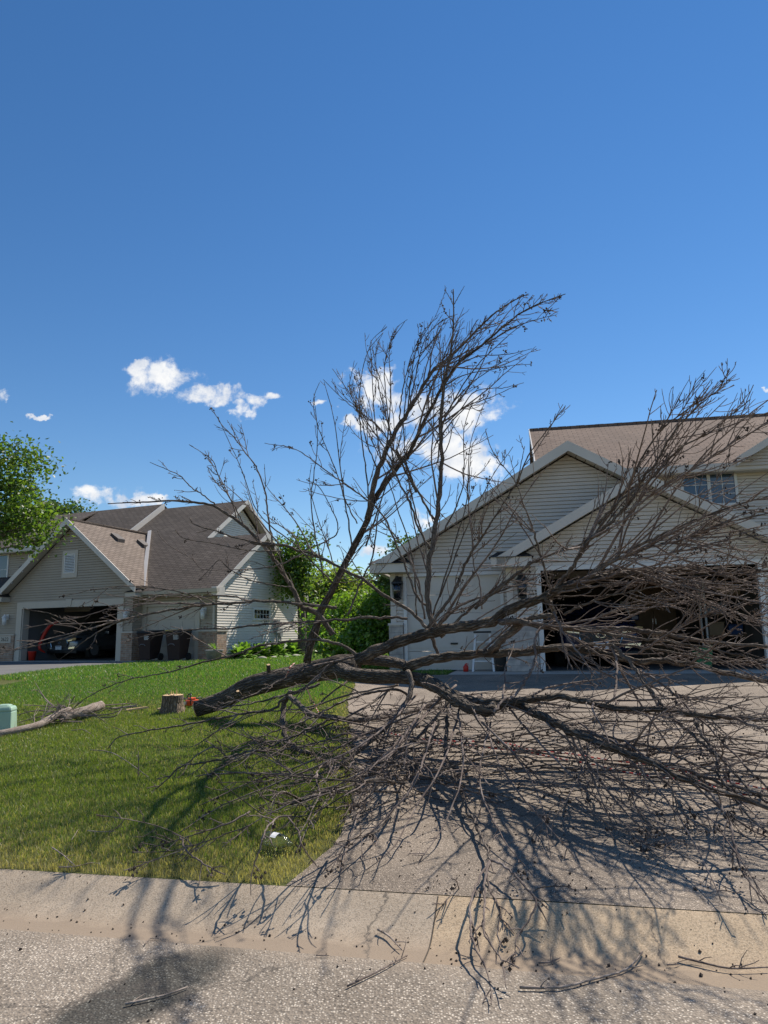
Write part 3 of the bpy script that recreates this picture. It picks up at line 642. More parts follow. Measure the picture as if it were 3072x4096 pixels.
# ------------------------------------------------------------------ left house
def left_house():
    H = empty('house', (LO[0], LO[1], .80), -LA, label='taupe sided house with weathered brown roof and open garage across the lawn', cat='house')
    tr = 'trim_l'
    # --- front walls
    m = MB(); ap, ez, sl = -2.5, 2.72, .794
    zt = 5.36
    lf = lambda z: -7.6 if z <= 2.62 else max(-6.6, ap - (zt - z) / sl); rf = lambda z: .66 if z <= 2.62 else min(.66, ap + (zt - z) / sl)
    siding(m, (0, 0, 0), X, NY, lf, rf, 0, zt, [(-5.0, -.05, 0, 2.08), (-3.0, -2.2, 3.24, 4.33)])
    siding(m, (0, .55, 0), X, NY, lambda z: .66, lambda z: 4.06, 0, 2.62, [(.86, 3.13, 0, 2.0)])
    siding(m, (.66, 0, 0), (0, 1, 0), (1, 0, 0), lambda z: 0, lambda z: .55, 0, 2.62)
    m.build('front_wall', 'siding_l', H)
    m = MB()
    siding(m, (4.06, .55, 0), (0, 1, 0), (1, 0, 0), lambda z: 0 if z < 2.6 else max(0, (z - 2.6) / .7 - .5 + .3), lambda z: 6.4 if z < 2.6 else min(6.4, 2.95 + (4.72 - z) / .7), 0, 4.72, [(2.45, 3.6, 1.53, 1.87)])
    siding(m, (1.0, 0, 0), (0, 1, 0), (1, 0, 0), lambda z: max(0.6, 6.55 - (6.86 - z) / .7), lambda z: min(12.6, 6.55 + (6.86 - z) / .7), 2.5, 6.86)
    m.build('side_wall', 'siding_l_painted_sun', H)
    m = MB(); siding(m, (0, 2.2, 0), X, NY, lambda z: -14, lambda z: -3.6, 2.0, 4.95, [(-9.6, -8.65, 3.4, 4.7), (-7.3, -6.7, 3.5, 4.6)])
    m.box(-14, -3.6, 12, 12.1, 0, 5); m.box(-14.1, -14, 0.1, 12, 0, 5); m.box(-7.7, -7.6, .02, 2.15, 0, 2.6)
    m.box(1.0, 1.05, 7.0, 12.4, 0, 2.5); m.build('upper_wall', 'siding_l', H)
    m = MB(); m.box(-6.95, -6.85, 2.1, 2.19, 2.4, 4.9); m.build('corner_board', tr, H)
    window(H, -9.6, -8.65, 3.4, 4.7, 2.2, 1, 2); window(H, -7.3, -6.75, 3.5, 4.6, 2.2, 1, 1)
    window(H, 3.0, 4.15, 1.53, 1.87, 4.06, 5, 2, 'right', gm='glass_dark')
    window(H, -7.2, -6.35, 1.0, 2.05, 0, 1, 1, gm='glass')
    # --- roofs
    th = .06
    def pl(v): return 2.56 + .705 * (v - .05)
    m = MB()
    roof_slab(m, [(-3.5, .05, pl(.05)), (4.36, .05, pl(.05)), (4.36, 3.5, pl(3.5)), (-3.5, 3.5, pl(3.5))])
    roof_slab(m, [(-3.5, 3.5, pl(3.5)), (1.4, 3.5, pl(3.5)), (1.4, 6.55, pl(6.55)), (-3.5, 6.55, pl(6.55))])
    roof_slab(m, [(1.38, 3.5, pl(3.5)), (4.36, 3.5, pl(3.5)), (4.36, 6.95, pl(.05)), (1.38, 6.95, pl(.05))])
    roof_slab(m, [(-3.5, 6.55, pl(6.55)), (1.4, 6.55, pl(6.55)), (1.4, 13, pl(6.55) - 4.5), (-3.5, 13, pl(6.55) - 4.5)])
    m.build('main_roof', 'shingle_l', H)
    m = MB(); P3 = lambda v: pl(v) + .26; roof_slab(m, [(-14.3, 1.8, 4.93), (-7.5, 1.8, 4.93), (-7.5, 6.5, P3(6.5)), (-14.3, 6.5, P3(6.5))]); roof_slab(m, [(-7.5, 1.8, P3(1.8)), (-3.45, 1.8, P3(1.8)), (-3.45, 6.5, P3(6.5)), (-7.5, 6.5, P3(6.5))]); roof_slab(m, [(-14.3, 6.5, P3(6.5)), (-3.45, 6.5, P3(6.5)), (-3.45, 12.4, 4.2), (-14.3, 12.4, 4.2)])
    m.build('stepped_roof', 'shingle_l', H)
    m = MB(); zr = 5.56; e = .02
    for (ue, s_) in ((1.04, 1), (-6.04, -1)):
        pts = [(ue, -.4, zr - sl * 3.54), (ap, -.4, zr), (ap, 4.7, zr - .05), (ue, 4.7, zr - .05 - sl * 3.54)]
        roof_slab(m, pts if s_ > 0 else [pts[0], pts[3], pts[2], pts[1]][::1])
    for k in range(22): y = -.4 + k * .21; m.box(ap - .09, ap + .09, y, y + .2, zr - .045, zr + .012 + .006 * (k % 2))
    m.build('gable_roof', 'shingle_g', H)
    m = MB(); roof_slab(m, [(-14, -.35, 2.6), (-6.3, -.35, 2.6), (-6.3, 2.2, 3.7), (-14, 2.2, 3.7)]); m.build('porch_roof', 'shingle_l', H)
    # --- rake boards, gutters and soffits
    m = MB()
    band(m, (-6.08, -.43, zr - sl * 3.58 + .02), (ap, -.43, zr + .02), .24, .03, (0, 1, 0)); band(m, (ap, -.43, zr + .02), (1.08, -.43, zr - sl * 3.58 + .02), .24, .03, (0, 1, 0))
    band(m, (4.39, -.0, pl(0) + .02), (4.39, 3.5, pl(3.5) + .02), .22, .03, (-1, 0, 0)); band(m, (4.39, 3.5, pl(3.5) + .02), (4.39, 7.0, pl(0) + .02), .22, .03, (-1, 0, 0))
    band(m, (1.43, 3.5, pl(3.5) + .03), (1.43, 6.55, pl(6.55) + .03), .22, .03, (-1, 0, 0)); band(m, (1.43, 6.55, pl(6.55) + .03), (1.43, 13, pl(6.55) - 4.47), .22, .03, (-1, 0, 0))
    band(m, (-3.38, 1.8, P3(1.8) + .03), (-3.38, 6.5, P3(6.5) + .03), .30, .06, (-1, 0, 0))
    band(m, (-14.3, 1.76, 4.95), (-3.45, 1.76, 4.95), .18, .04, (0, 1, 0)); band(m, (-14, -.39, 2.61), (-6.4, -.39, 2.61), .16, .04, (0, 1, 0))
    m.box(4.20, 4.42, -.02, .5, 2.30, 2.62); pieces(m, 'rake_board', 'rake_l', H)
    m = MB(); m.prism([(-.10, 2.42), (.045, 2.42), (.045, 2.555), (-.13, 2.555)], 0, 1.02, 4.5); m.build('gutter', tr, H)
    m = MB(); m.box(3.93, 4.0, .46, .53, .9, 2.4); m.tube([(3.96, .1, 2.44), (3.96, .48, 2.25), (3.96, .49, 2.2)], .035, 6); m.build('downspout', tr, H)
    m = MB()   # soffits, following the slopes
    for (ue, s_) in ((1.02, 1), (-6.02, -1)): m.face([(ue, -.4, zr - sl * 3.52 - .12), (ap, -.4, zr - .12), (ap, .02, zr - .12), (ue, .02, zr - sl * 3.52 - .12)])
    m.box(.66, 4.36, .05, .56, 2.36, 2.40)
    for s0, s1 in ((.1, 3.5), (6.95, 3.5)): m.face([(4.36, s0, pl(.1) - .12), (4.06, s0, pl(.1) - .12), (4.06, s1, pl(3.5) - .12), (4.36, s1, pl(3.5) - .12)])
    m.face([(1.4, 3.5, pl(3.5) - .1), (1.0, 3.5, pl(3.5) - .1), (1.0, 6.55, pl(6.55) - .1), (1.4, 6.55, pl(6.55) - .1)]); m.face([(1.4, 13, pl(6.55) - 4.6), (1.0, 13, pl(6.55) - 4.6), (1.0, 6.55, pl(6.55) - .1), (1.4, 6.55, pl(6.55) - .1)])
    m.box(-14, -3.5, 1.8, 2.2, 4.74, 4.77); m.build('soffit', tr, H)
    # valley flashing where the gable meets the main roof
    m = MB(); A = np.array([.93, .1, 2.66]); B = np.array([-2.45, 4.30, 5.60]); dd = B - A; dd /= np.linalg.norm(dd); sidev = np.cross(dd, [0, 0, 1.]); sidev /= np.linalg.norm(sidev); up = np.array([0, 0, .03])
    m.hexa([A - sidev * .02, A + sidev * .13, B + sidev * .13, B - sidev * .02, A - sidev * .02 + up * 2, A + sidev * .13 + up * 4, B + sidev * .13 + up * 4, B - sidev * .02 + up * 2]); m.build('valley_flashing', 'trim_r', H)
    eave_return(H, -6.5, -5.75, -.42, .0, 2.38, .2, tr)
    eave_return(H, .62, 1.1, -.42, -.02, 2.36, .16, tr)
    # --- roof vents on the gable slope
    for (u, v) in ((-1.75, 1.6), (-1.6, 3.0)):
        z = zr - sl * (u - ap); m = MB(); m.hexa([(u - .2, v - .2, z + .10), (u + .22, v - .2, z - .22), (u + .22, v + .2, z - .22), (u - .2, v + .2, z + .10), (u - .16, v - .2, z + .22), (u + .24, v - .2, z - .05), (u + .24, v + .2, z - .05), (u - .16, v + .2, z + .22)])
        m.build('roof_vent', 'vent', H)
    # --- gable louvre
    m = MB(); m.box(-3.0, -2.88, -.03, .02, 3.24, 4.33); m.box(-2.32, -2.2, -.03, .02, 3.24, 4.33); m.box(-2.88, -2.32, -.03, .02, 3.24, 3.42); m.box(-2.88, -2.32, -.03, .02, 4.19, 4.33)
    lv = m.build('gable_louvre', tr, H); m = MB()
    m.box(-2.88, -2.85, -.045, .0, 3.42, 4.19); m.box(-2.35, -2.32, -.045, .0, 3.42, 4.19); m.box(-2.85, -2.35, -.045, 0, 3.42, 3.45); m.box(-2.85, -2.35, -.045, 0, 4.16, 4.19)
    for k in range(11): z = 3.46 + k * .0645; m.hexa([(-2.85, -.04, z), (-2.35, -.04, z), (-2.35, 0, z + .035), (-2.85, 0, z + .035), (-2.85, -.04, z + .02), (-2.35, -.04, z + .02), (-2.35, 0, z + .055), (-2.85, 0, z + .055)])
    m.build('slats', 'white', lv)
    # --- garage frame and keystone
    m = MB(); m.box(-5.28, -5.0, -.045, .05, 0, 2.08); m.box(-.05, .23, -.045, .05, 0, 2.08); m.box(-5.28, .23, -.045, .05, 2.08, 2.34)
    m.hexa([(-2.60, -.07, 2.10), (-2.40, -.07, 2.10), (-2.40, -.045, 2.10), (-2.60, -.045, 2.10), (-2.66, -.07, 2.40), (-2.34, -.07, 2.40), (-2.34, -.045, 2.40), (-2.66, -.045, 2.40)])
    m.box(-5.0, -4.95, .0, .3, 0, 2.08); m.build('garage_frame', tr, H)
    m = MB(); m.box(.66, .86, .50, .60, 0, 2.18); m.box(3.13, 3.33, .50, .60, 0, 2.18); m.box(.86, 3.13, .50, .60, 2.0, 2.18); m.build('door_frame', tr, H)
    m = MB()
    for k in range(4):
        z = .01 + k * .4975; m.box(.86, 3.13, .575, .62, z, z + .4925)
        for q in range(4): x = .92 + q * .555; m.box(x, x + .48, .567, .58, z + .09, z + .41)
    m.build('garage_door', tr, H)
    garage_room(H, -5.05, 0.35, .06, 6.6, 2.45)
    # --- brick wainscot
    m = MB(); m.box(-7.55, -5.29, -.10, -.016, 0, 1.02); m.box(.235, .76, -.10, -.016, 0, 1.02); m.box(.675, .76, -.02, .50, 0, 1.02); m.box(3.34, 4.16, .44, .53, 0, 1.02); m.box(4.08, 4.16, .53, 1.05, 0, 1.02)
    b = pieces(m, 'brick_veneer', 'brick_l', H)[0]
    m = MB(); m.box(-7.55, -5.27, -.125, -.016, 1.02, 1.08); m.box(.22, .79, -.125, -.016, 1.02, 1.08); m.box(.675, .79, -.016, .415, 1.02, 1.08); m.box(3.33, 4.19, .415, .53, 1.02, 1.08); m.box(4.08, 4.19, .53, 1.07, 1.02, 1.08); pieces(m, 'stone_cap', tr, H)
    m = MB(); m.box(-6.08, -5.42, -.125, -.10, .72, 1.0); pq = m.build('number_plaque', tr, H); digits(pq, '2622', -5.75, .86, -.127, .155, 'black')
    # --- lamps, eave bulbs
    lantern(H, -5.80, 1.68, -.014, 'white', 1.25); lantern(H, .45, 1.72, -.014, 'white', 1.25); lantern(H, 3.55, 1.70, .53, 'white', 1.25)
    bulbs = [(.2 * k + .1, 0) for k in range(0)]
    for k in range(6):
        for s_ in (-1, 1):
            u = ap + s_ * (.6 + k * .55); z = zr - sl * abs(u - ap) - .2; m = MB(); m.ball((u, -.37, z), .035, 8, 5); m.build('eave_bulb', 'lamp_glass', H, True)
    for k in range(4): m = MB(); m.ball((1.3 + .8 * k, .12, 2.33), .03, 8, 5); m.build('eave_bulb', 'lamp_glass', H, True)
    for k in range(4): m = MB(); v = .6 + .55 * k; m.ball((4.33, v, pl(v) - .26), .035, 8, 5); m.build('eave_bulb', 'lamp_glass', H, True)
    # --- electricity meter on the side wall
    m = MB(); m.box(4.075, 4.2, 4.55, 4.85, .95, 1.5); m.box(4.075, 4.16, 4.95, 5.15, .8, 1.15); m.tube([(4.13, 4.7, .0), (4.13, 4.7, .95)], .035, 6); m.tube([(4.12, 5.05, .0), (4.12, 5.05, .8)], .03, 6)
    mm = m.build('electricity_meter', 'meter', H); m = MB(); m.lathe([(.07, 0), (.07, .05), (.04, .08)], (4.2, 4.7, 1.3), 12, 0); m.build('dial_cover', 'lamp_glass', mm, True)
    return H
left_house()

# ------------------------------------------------------------------ right house
def right_house():
    H = empty('house', (RO[0], RO[1], .80), -RA, label='cream sided house with tan roof and open double garage behind the fallen tree', cat='house')
    tr = 'trim_r'; c = .083
    bz, bs, bu = 4.0, .556, 2.2; az_, as_, au = 4.9, .584, .84
    m = MB(); zt = bz - .2
    siding(m, (0, 0, 0), X, NY, lambda z: -.6 if z <= 2.3 else max(-.6, bu - (zt - z) / bs), lambda z: 5.1 if z <= 2.3 else min(5.1, bu + (zt - z) / bs), 0, zt, [(.0, 4.45, 0, 2.1)], c, .012)
    siding(m, (-.6, 0, 0), (0, 1, 0), (-1, 0, 0), lambda z: 0, lambda z: .6, 0, 2.3, (), c, .012)
    m.build('garage_wall_front', 'siding_r', H)
    m = MB(); zt2 = az_ - .2
    siding(m, (0, .6, 0), X, NY, lambda z: -3.2 if z <= 2.3 else max(-3.2, au - (zt2 - z) / as_), lambda z: min(5.05, au + (zt2 - z) / as_), 0, zt2, [(-2.93, -.70, 0, 2.13), (-.35, 4.8, 0, 2.42)], c, .012)
    siding(m, (-3.2, .6, 0), (0, 1, 0), (-1, 0, 0), lambda z: 0, lambda z: 12, 0, 2.35, (), .25, .012)
    m.box(-3.2, 9, 12.5, 12.6, 0, 5); m.build('gable_wall', 'siding_r', H)
    m = MB(); siding(m, (0, 4.4, 0), X, NY, lambda z: .5, lambda z: 12, 2.2, 5.1, [(4.14, 5.42, 4.05, 4.86)], c, .012)
    siding(m, (.5, 4.4, 0), (0, 1, 0), (-1, 0, 0), lambda z: 0 if z < 5.05 else (z - 5.05) / .583, lambda z: 8 if z < 5.05 else 8 - (z - 5.05) / .583, 2.2, 7.3, (), .25, .012)
    siding(m, (0, 4.4, 0), X, NY, lambda z: 5.06, lambda z: 12, 0, 2.2, (), c, .012); siding(m, (5.06, .62, 0), (0, 1, 0), (1, 0, 0), lambda z: 0, lambda z: 3.78, 0, 2.35, (), c, .012)
    m.build('upper_wall', 'siding_r', H)
    # corner boards
    m = MB(); m.box(-3.225, -3.10, .565, .70, 0, 2.3); m.box(-.625, -.49, -.03, .10, 1.0, 2.25); m.box(4.85, 4.97, -.03, .0, 0, 2.25); pieces(m, 'corner_board', tr, H)
    # roofs
    m = MB()
    for (u0, zr_, s_, v0, v1, lo, hi) in ((bu, bz, bs, -.4, 3.2, -.74, 5.14), (au, az_, as_, .2, 8.0, -3.42, 5.10)):
        roof_slab(m, [(lo, v0, zr_ - s_ * (u0 - lo)), (u0, v0, zr_), (u0, v1, zr_), (lo, v1, zr_ - s_ * (u0 - lo))][::1])
        roof_slab(m, [(u0, v0, zr_), (hi, v0, zr_ - s_ * (hi - u0)), (hi, v1, zr_ - s_ * (hi - u0)), (u0, v1, zr_)])
    m.build('gable_roof', 'shingle_r', H)
    m = MB(); roof_slab(m, [(.33, 4.0, 5.05), (12.4, 4.0, 5.05), (12.4, 8.2, 7.5), (.33, 8.2, 7.5)]); roof_slab(m, [(.33, 8.2, 7.5), (12.4, 8.2, 7.5), (12.4, 12.6, 4.95), (.33, 12.6, 4.95)])
    for k in range(40): m.box(.33 + k * .3, .33 + k * .3 + .29, 8.08, 8.32, 7.43, 7.512 + .004 * (k % 2))
    m.build('main_roof', 'shingle_r', H)
    m = MB(); da, dz_ = 7.35, 6.32
    roof_slab(m, [(5.35, 3.6, 5.12), (da, 3.6, dz_), (da, 6.4, dz_), (5.35, 6.4, 5.12)]); roof_slab(m, [(da, 3.6, dz_), (9.35, 3.6, 5.12), (9.35, 6.4, 5.12), (da, 6.4, dz_)]); m.build('dormer_roof', 'shingle_r', H)
    m = MB(); siding(m, (0, 3.95, 0), X, NY, lambda z: da - (6.15 - z) / .6, lambda z: da + (6.15 - z) / .6, 4.95, 6.15, (), c, .012); m.build('dormer_wall', 'siding_r', H)
    m = MB()
    for (u0, zr_, s_, v0, lo, hi, h) in ((bu, bz, bs, -.43, -.80, 5.2, .21), (au, az_, as_, .17, -3.48, 5.16, .23), (da, dz_, .6, 3.57, 5.3, 9.4, .2)):
        band(m, (lo, v0, zr_ - s_ * (u0 - lo) + .025), (u0, v0, zr_ + .025), h, .03, (0, 1, 0)); band(m, (u0, v0, zr_ + .025), (hi, v0, zr_ - s_ * (hi - u0) + .025), h, .03, (0, 1, 0))
    band(m, (.3, 3.97, 5.07), (12.4, 3.97, 5.07), .2, .03, (0, 1, 0)); band(m, (.30, 4.0, 5.08), (.30, 8.2, 7.53), .2, .03, (1, 0, 0))
    pieces(m, 'rake_board', tr, H)
    m = MB()
    for (u0, zr_, s_, v0, v1, lo, hi) in ((bu, bz, bs, -.4, .02, -.74, 5.14), (au, az_, as_, .2, .62, -3.42, 5.10)):
        dz = .16
        n = 22
        for (a, b) in ((lo, u0), (u0, hi)):
            for k in range(n):   # grooved soffit boards
                x0 = a + (b - a) * k / n; x1 = a + (b - a) * (k + 1) / n - .012
                f = lambda x: zr_ - s_ * abs(x - u0) - dz
                m.face([(x0, v0, f(x0)), (x1, v0, f(x1)), (x1, v1, f(x1)), (x0, v1, f(x0))])
    m.box(.33, 12, 4.0, 4.4, 4.85, 4.88); m.box(-3.45, -3.2, .25, 12, 2.24, 2.27); m.build('soffit', tr, H)
    eave_return(H, -3.62, -2.72, .17, .60, 2.16, .2, tr); eave_return(H, -.92, -.08, -.43, .0, 2.15, .2, tr)
    m = MB(); m.box(-3.6, -3.5, .25, 12, 2.2, 2.34); m.build('gutter', tr, H)
    # openings
    m = MB(); m.box(-.0, .10, -.035, .08, 0, 2.08); m.box(4.36, 4.45, -.035, .08, 0, 2.08); m.box(-.0, 4.45, -.035, .08, 2.08, 2.17); m.build('garage_frame', 'white', H)
    m = MB(); m.box(-2.93, -2.86, .57, .68, 0, 2.08); m.box(-.77, -.70, .57, .68, 0, 2.08); m.box(-2.93, -.70, .57, .68, 2.08, 2.15); m.build('door_frame', 'white', H)
    m = MB()
    for k in range(5):
        z = .01 + k * .414; m.box(-2.86, -.77, .64, .69, z, z + .405)
        for q in range(4): x = -2.80 + q * .51; m.box(x, x + .44, .628, .645, z + .07, z + .335)
    m.build('garage_door', tr, H); m = MB(); m.box(-1.9, -1.74, .61, .64, .56, .60); m.build('door_handle', 'black', H)
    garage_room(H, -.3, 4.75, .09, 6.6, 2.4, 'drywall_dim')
    window(H, 4.14, 4.75, 4.07, 4.85, 4.4, 2, 3); window(H, 4.81, 5.42, 4.07, 4.85, 4.4, 2, 3)
    m = MB(); m.box(-.64, -.02, -.09, -.014, 0, 1.0); m.box(-.69, -.64, -.09, .5, 0, 1.0); m.box(4.47, 5.14, -.09, -.014, 0, 1.0); m.box(-3.26, -2.95, .50, .585, 0, 1.0); pieces(m, 'brick_veneer', 'brick_r', H)
    m = MB(); m.box(-.70, -.01, -.11, -.014, 1.0, 1.05); m.box(4.36, 5.16, -.11, -.014, 1.0, 1.05); m.box(-3.28, -2.94, .48, .585, 1.0, 1.05); pieces(m, 'stone_cap', tr, H)
    lantern(H, -3.04, 1.84, .585, 'black', 1.6, 'glass_dark'); lantern(H, -.30, 1.78, -.014, 'black', 1.6, 'glass_dark')
    return H
right_house()
exec_after = []

def LW(u, v, z=0): p = lw(u, v); return (p[0], p[1], .80 + z)
def RW(u, v, z=0): p = RO + RU * u + RV * v; return (p[0], p[1], .80 + z)

# ------------------------------------------------------------------ vehicles in the garages
def suv(loc, rz, paint, label):
    """nose towards -y, origin on the floor at the nose centre"""
    Cc = empty('car', loc, rz, label=label, cat='car')
    S = [  # y, z bottom, z belt, z top, half widths bottom/belt/top
        (0.00, .42, .66, .82, .62, .70, .60), (.06, .32, .72, .93, .82, .84, .72), (.30, .26, .80, 1.00, .92, .93, .80), (.95, .26, .90, 1.08, .95, .96, .84),
        (1.25, .28, .96, 1.13, .95, .96, .86), (1.60, .28, 1.00, 1.34, .95, .96, .76), (2.05, .28, 1.02, 1.62, .95, .96, .66), (2.6, .28, 1.03, 1.70, .95, .96, .66),
        (3.6, .28, 1.05, 1.69, .95, .96, .66), (4.3, .30, 1.06, 1.58, .94, .95, .64), (4.75, .34, 1.04, 1.20, .90, .92, .74), (4.9, .45, .9, 1.0, .8, .84, .7)]
    m = MB(); n = 14
    for (y, zb, zm, zt, wb, wm, wt) in S:
        half = [(0, zb), (wb * .7, zb), (wb, zb + .08), (wm, (zb + zm) / 2), (wm, zm), (wt + (wm - wt) * .25, zm + (zt - zm) * .6), (wt * .8, zt - .01), (0, zt + .015)]
        ring = half + [(-x, z) for x, z in half[-2:0:-1]]
        m.v += [(x, y, z) for x, z in ring]
    k = 14
    for i in range(len(S) - 1):
        for j in range(k): m.f.append((i * k + j, (i + 1) * k + j, (i + 1) * k + (j + 1) % k, i * k + (j + 1) % k))
    m.f.append(tuple(range(k))); m.f.append(tuple(range((len(S) - 1) * k + k - 1, (len(S) - 1) * k - 1, -1)))
    b = m.build('body', paint, Cc, True); sb = b.modifiers.new('s', 'SUBSURF'); sb.levels = sb.render_levels = 2
    m = MB(); m.face([(-.80, 1.33, 1.155), (.80, 1.33, 1.155), (.60, 2.02, 1.60), (-.60, 2.02, 1.60)]); m.build('windscreen', 'glass_dark', Cc)
    for s in (-1, 1):
        m = MB(); m.face([(s * .955, 1.75, 1.06), (s * .95, 4.2, 1.10), (s * .72, 3.9, 1.52), (s * .74, 2.2, 1.52)]); m.build('side_window', 'glass_dark', Cc)
        m = MB(); m.prism([(s * .40, .70), (s * .86, .78), (s * .90, .86), (s * .80, .88), (s * .42, .80)], 1, -.035, .30); m.build('headlight', 'glass_dark', Cc)
        m = MB(); m.prism([(s * .45, .735), (s * .70, .775), (s * .72, .80), (s * .45, .765)], 1, -.05, -.035); m.build('headlight_lens', 'chrome', Cc)
        m = MB(); m.prism([(s * .50, .42), (s * .80, .44), (s * .84, .52), (s * .52, .50)], 1, -.03, .2); m.build('fog_light', 'chrome', Cc)
        m = MB(); m.box(s * 1.0 - .1, s * 1.0 + .1, 1.55, 1.65, 1.02, 1.16); m.build('wing_mirror', paint, Cc, bevel=.03)
        for y in (.95, 3.85):
            m = MB(); m.lathe([(.22, -.11), (.35, -.11), (.37, -.08), (.37, .08), (.35, .11), (.22, .11)], (s * .84, y, .37), 24, 0); wh = m.build('wheel', 'rubber', Cc)
            m = MB(); m.lathe([(.05, .0), (.23, .02), (.24, .05)], (s * .84 + s * .07, y, .37), 10, 0); m.build('rim', 'box_grey', wh)
    m = MB(); m.prism([(-.40, .50), (.40, .50), (.46, .66), (.42, .78), (0, .82), (-.42, .78), (-.46, .66)], 1, -.045, .1); g = m.build('grille', 'black', Cc)
    m = MB(); pts = [(-.40, -.05, .50), (.40, -.05, .50), (.46, -.05, .66), (.42, -.05, .78), (0, -.05, .82), (-.42, -.05, .78), (-.46, -.05, .66), (-.40, -.05, .50)]; m.tube(pts, .016, 6); m.build('grille_surround', 'chrome', g)
    m = MB(); th = np.linspace(math.pi * .62, math.pi * 2.38, 20); m.tube([(.10 * math.cos(a), -.062, .69 + .045 * math.sin(a)) for a in th], .009, 5)
    m.tube([(-.045, -.062, .652), (0, -.062, .715), (.045, -.062, .652)], .008, 5); m.build('badge', 'chrome', g)
    m = MB(); m.box(-.16, .16, -.075, -.055, .40, .56); p = m.build('number_plate', 'plate', Cc)
    m = MB(); m.box(-.12, .12, -.078, -.0755, .525, .545); m.build('plate_band', 'box_blue', p)
    m = MB(); m.box(-.8, .8, .1, .3, .24, .36); m.build('lower_bumper', 'black', Cc, bevel=.03)
    return Cc
suv(LW(-4.15, 1.2, .012), -LA, 'silver', 'silver car parked nose out inside the open garage of the taupe house')
suv(RW(1.35, 1.0, .012), -RA, 'navy', 'dark blue car parked inside the open garage behind the fallen tree')

# ------------------------------------------------------------------ wheelie bins
def wheelie(loc, rz, lid, label):
    B = empty('wheelie_bin', loc, rz, label=label, cat='wheelie bin', group='bins in front of the closed single garage door')
    m = MB(); m.hexa([(-.24, -.26, .04), (.24, -.26, .04), (.24, .22, .1), (-.24, .22, .1), (-.31, -.36, .98), (.31, -.36, .98), (.31, .34, .98), (-.31, .34, .98)])
    m.box(-.33, .33, -.38, .36, .965, 1.0); m.build('bin_body', 'bin', B, bevel=.02)
    m = MB(); m.hexa([(-.34, -.40, 1.0), (.34, -.40, 1.0), (.34, .38, 1.03), (-.34, .38, 1.03), (-.31, -.36, 1.07), (.31, -.36, 1.07), (.31, .36, 1.11), (-.31, .36, 1.11)]); m.tube([(-.25, .44, 1.0), (.25, .44, 1.0)], .02, 6); m.build('lid', lid, B, bevel=.012)
    for s in (-1, 1): m = MB(); m.lathe([(.03, -.04), (.13, -.04), (.14, 0), (.13, .04), (.03, .04)], (s * .27, .25, .14), 16, 0); m.build('wheel', 'rubber', B)
    m = MB()
    for r in range(5):
        for q in range(4 + r % 2): x = .02 + q * .045; z = .90 - r * .035; y0 = -.26 - .1 * (z - .04) / .94 - .006; m.box(x, x + .035, y0 - .004, y0, z, z + .018)
    m.build('sticker_print', 'white', B)
    m = MB(); m.tube([(-.2, -.345, .55), (-.12, -.36, .60), (.02, -.36, .60), (.08, -.345, .55)], .012, 5); m.build('lift_bar', 'box_grey', B); return B
wheelie(LW(1.66, -.15, 0), -LA - .05, 'bin_lid', 'dark brown wheelie bin with all black lid, beside the brick pier')
b2 = wheelie(LW(2.92, -.15, 0), -LA + .06, 'bin_lid', 'dark brown wheelie bin with a yellow patch on its lid')
m = MB(); m.hexa([(-.33, -.405, 1.035), (.0, -.405, 1.035), (.0, .1, 1.055), (-.33, .1, 1.055), (-.30, -.37, 1.095), (.0, -.37, 1.095), (.0, .1, 1.115), (-.30, .1, 1.115)]); m.build('lid_patch', 'yellow', b2)

# ------------------------------------------------------------------ things inside the left garage
m = MB(); cp = [(-.18, 0, .36), (-.30, -.2, .55), (-.32, -.1, .9), (-.1, .0, 1.35), (.25, .05, 1.58), (.45, .1, 1.6)]
cp = [LW(-4.72 + .9 * (x + .3), .9 + y, z - .06) for (x, y, z) in cp]
def smooth_pts(P, n=24):
    P = np.array(P, float); d = np.r_[0, np.cumsum(np.linalg.norm(np.diff(P, axis=0), axis=1))]; Q = np.vstack([2 * P[0] - P[1], P, 2 * P[-1] - P[-2]]); out = []
    for s in np.linspace(0, d[-1], n):
        i = min(np.searchsorted(d, s, side='right') - 1, len(P) - 2); i = max(i, 0); t = (s - d[i]) / (d[i + 1] - d[i] + 1e-9)
        a, b, c, e = Q[i], Q[i + 1], Q[i + 2], Q[i + 3]
        out.append(.5 * ((2 * b) + (-a + c) * t + (2 * a - 5 * b + 4 * c - e) * t * t + (-a + 3 * b - 3 * c + e) * t ** 3))
    return np.array(out)
P = smooth_pts(cp, 26); m.tube(P, [.02 + .055 * math.sin(math.pi * k / 25) ** .6 for k in range(26)], 8)
tag(m.build('tarp', 'red', None, True), 'long red curved tarp hanging against the garage side wall left of the car', 'tarp')
p = LW(-4.72, .35, .012); m = MB(); m.lathe([(.12, 0), (.16, .34), (.17, .36), (.15, .36)], (0, 0, 0), 16); o = m.build('bucket', 'red', None, True); o.location = p
tag(o, 'small red bucket on the garage floor just inside the left jamb', 'bucket')

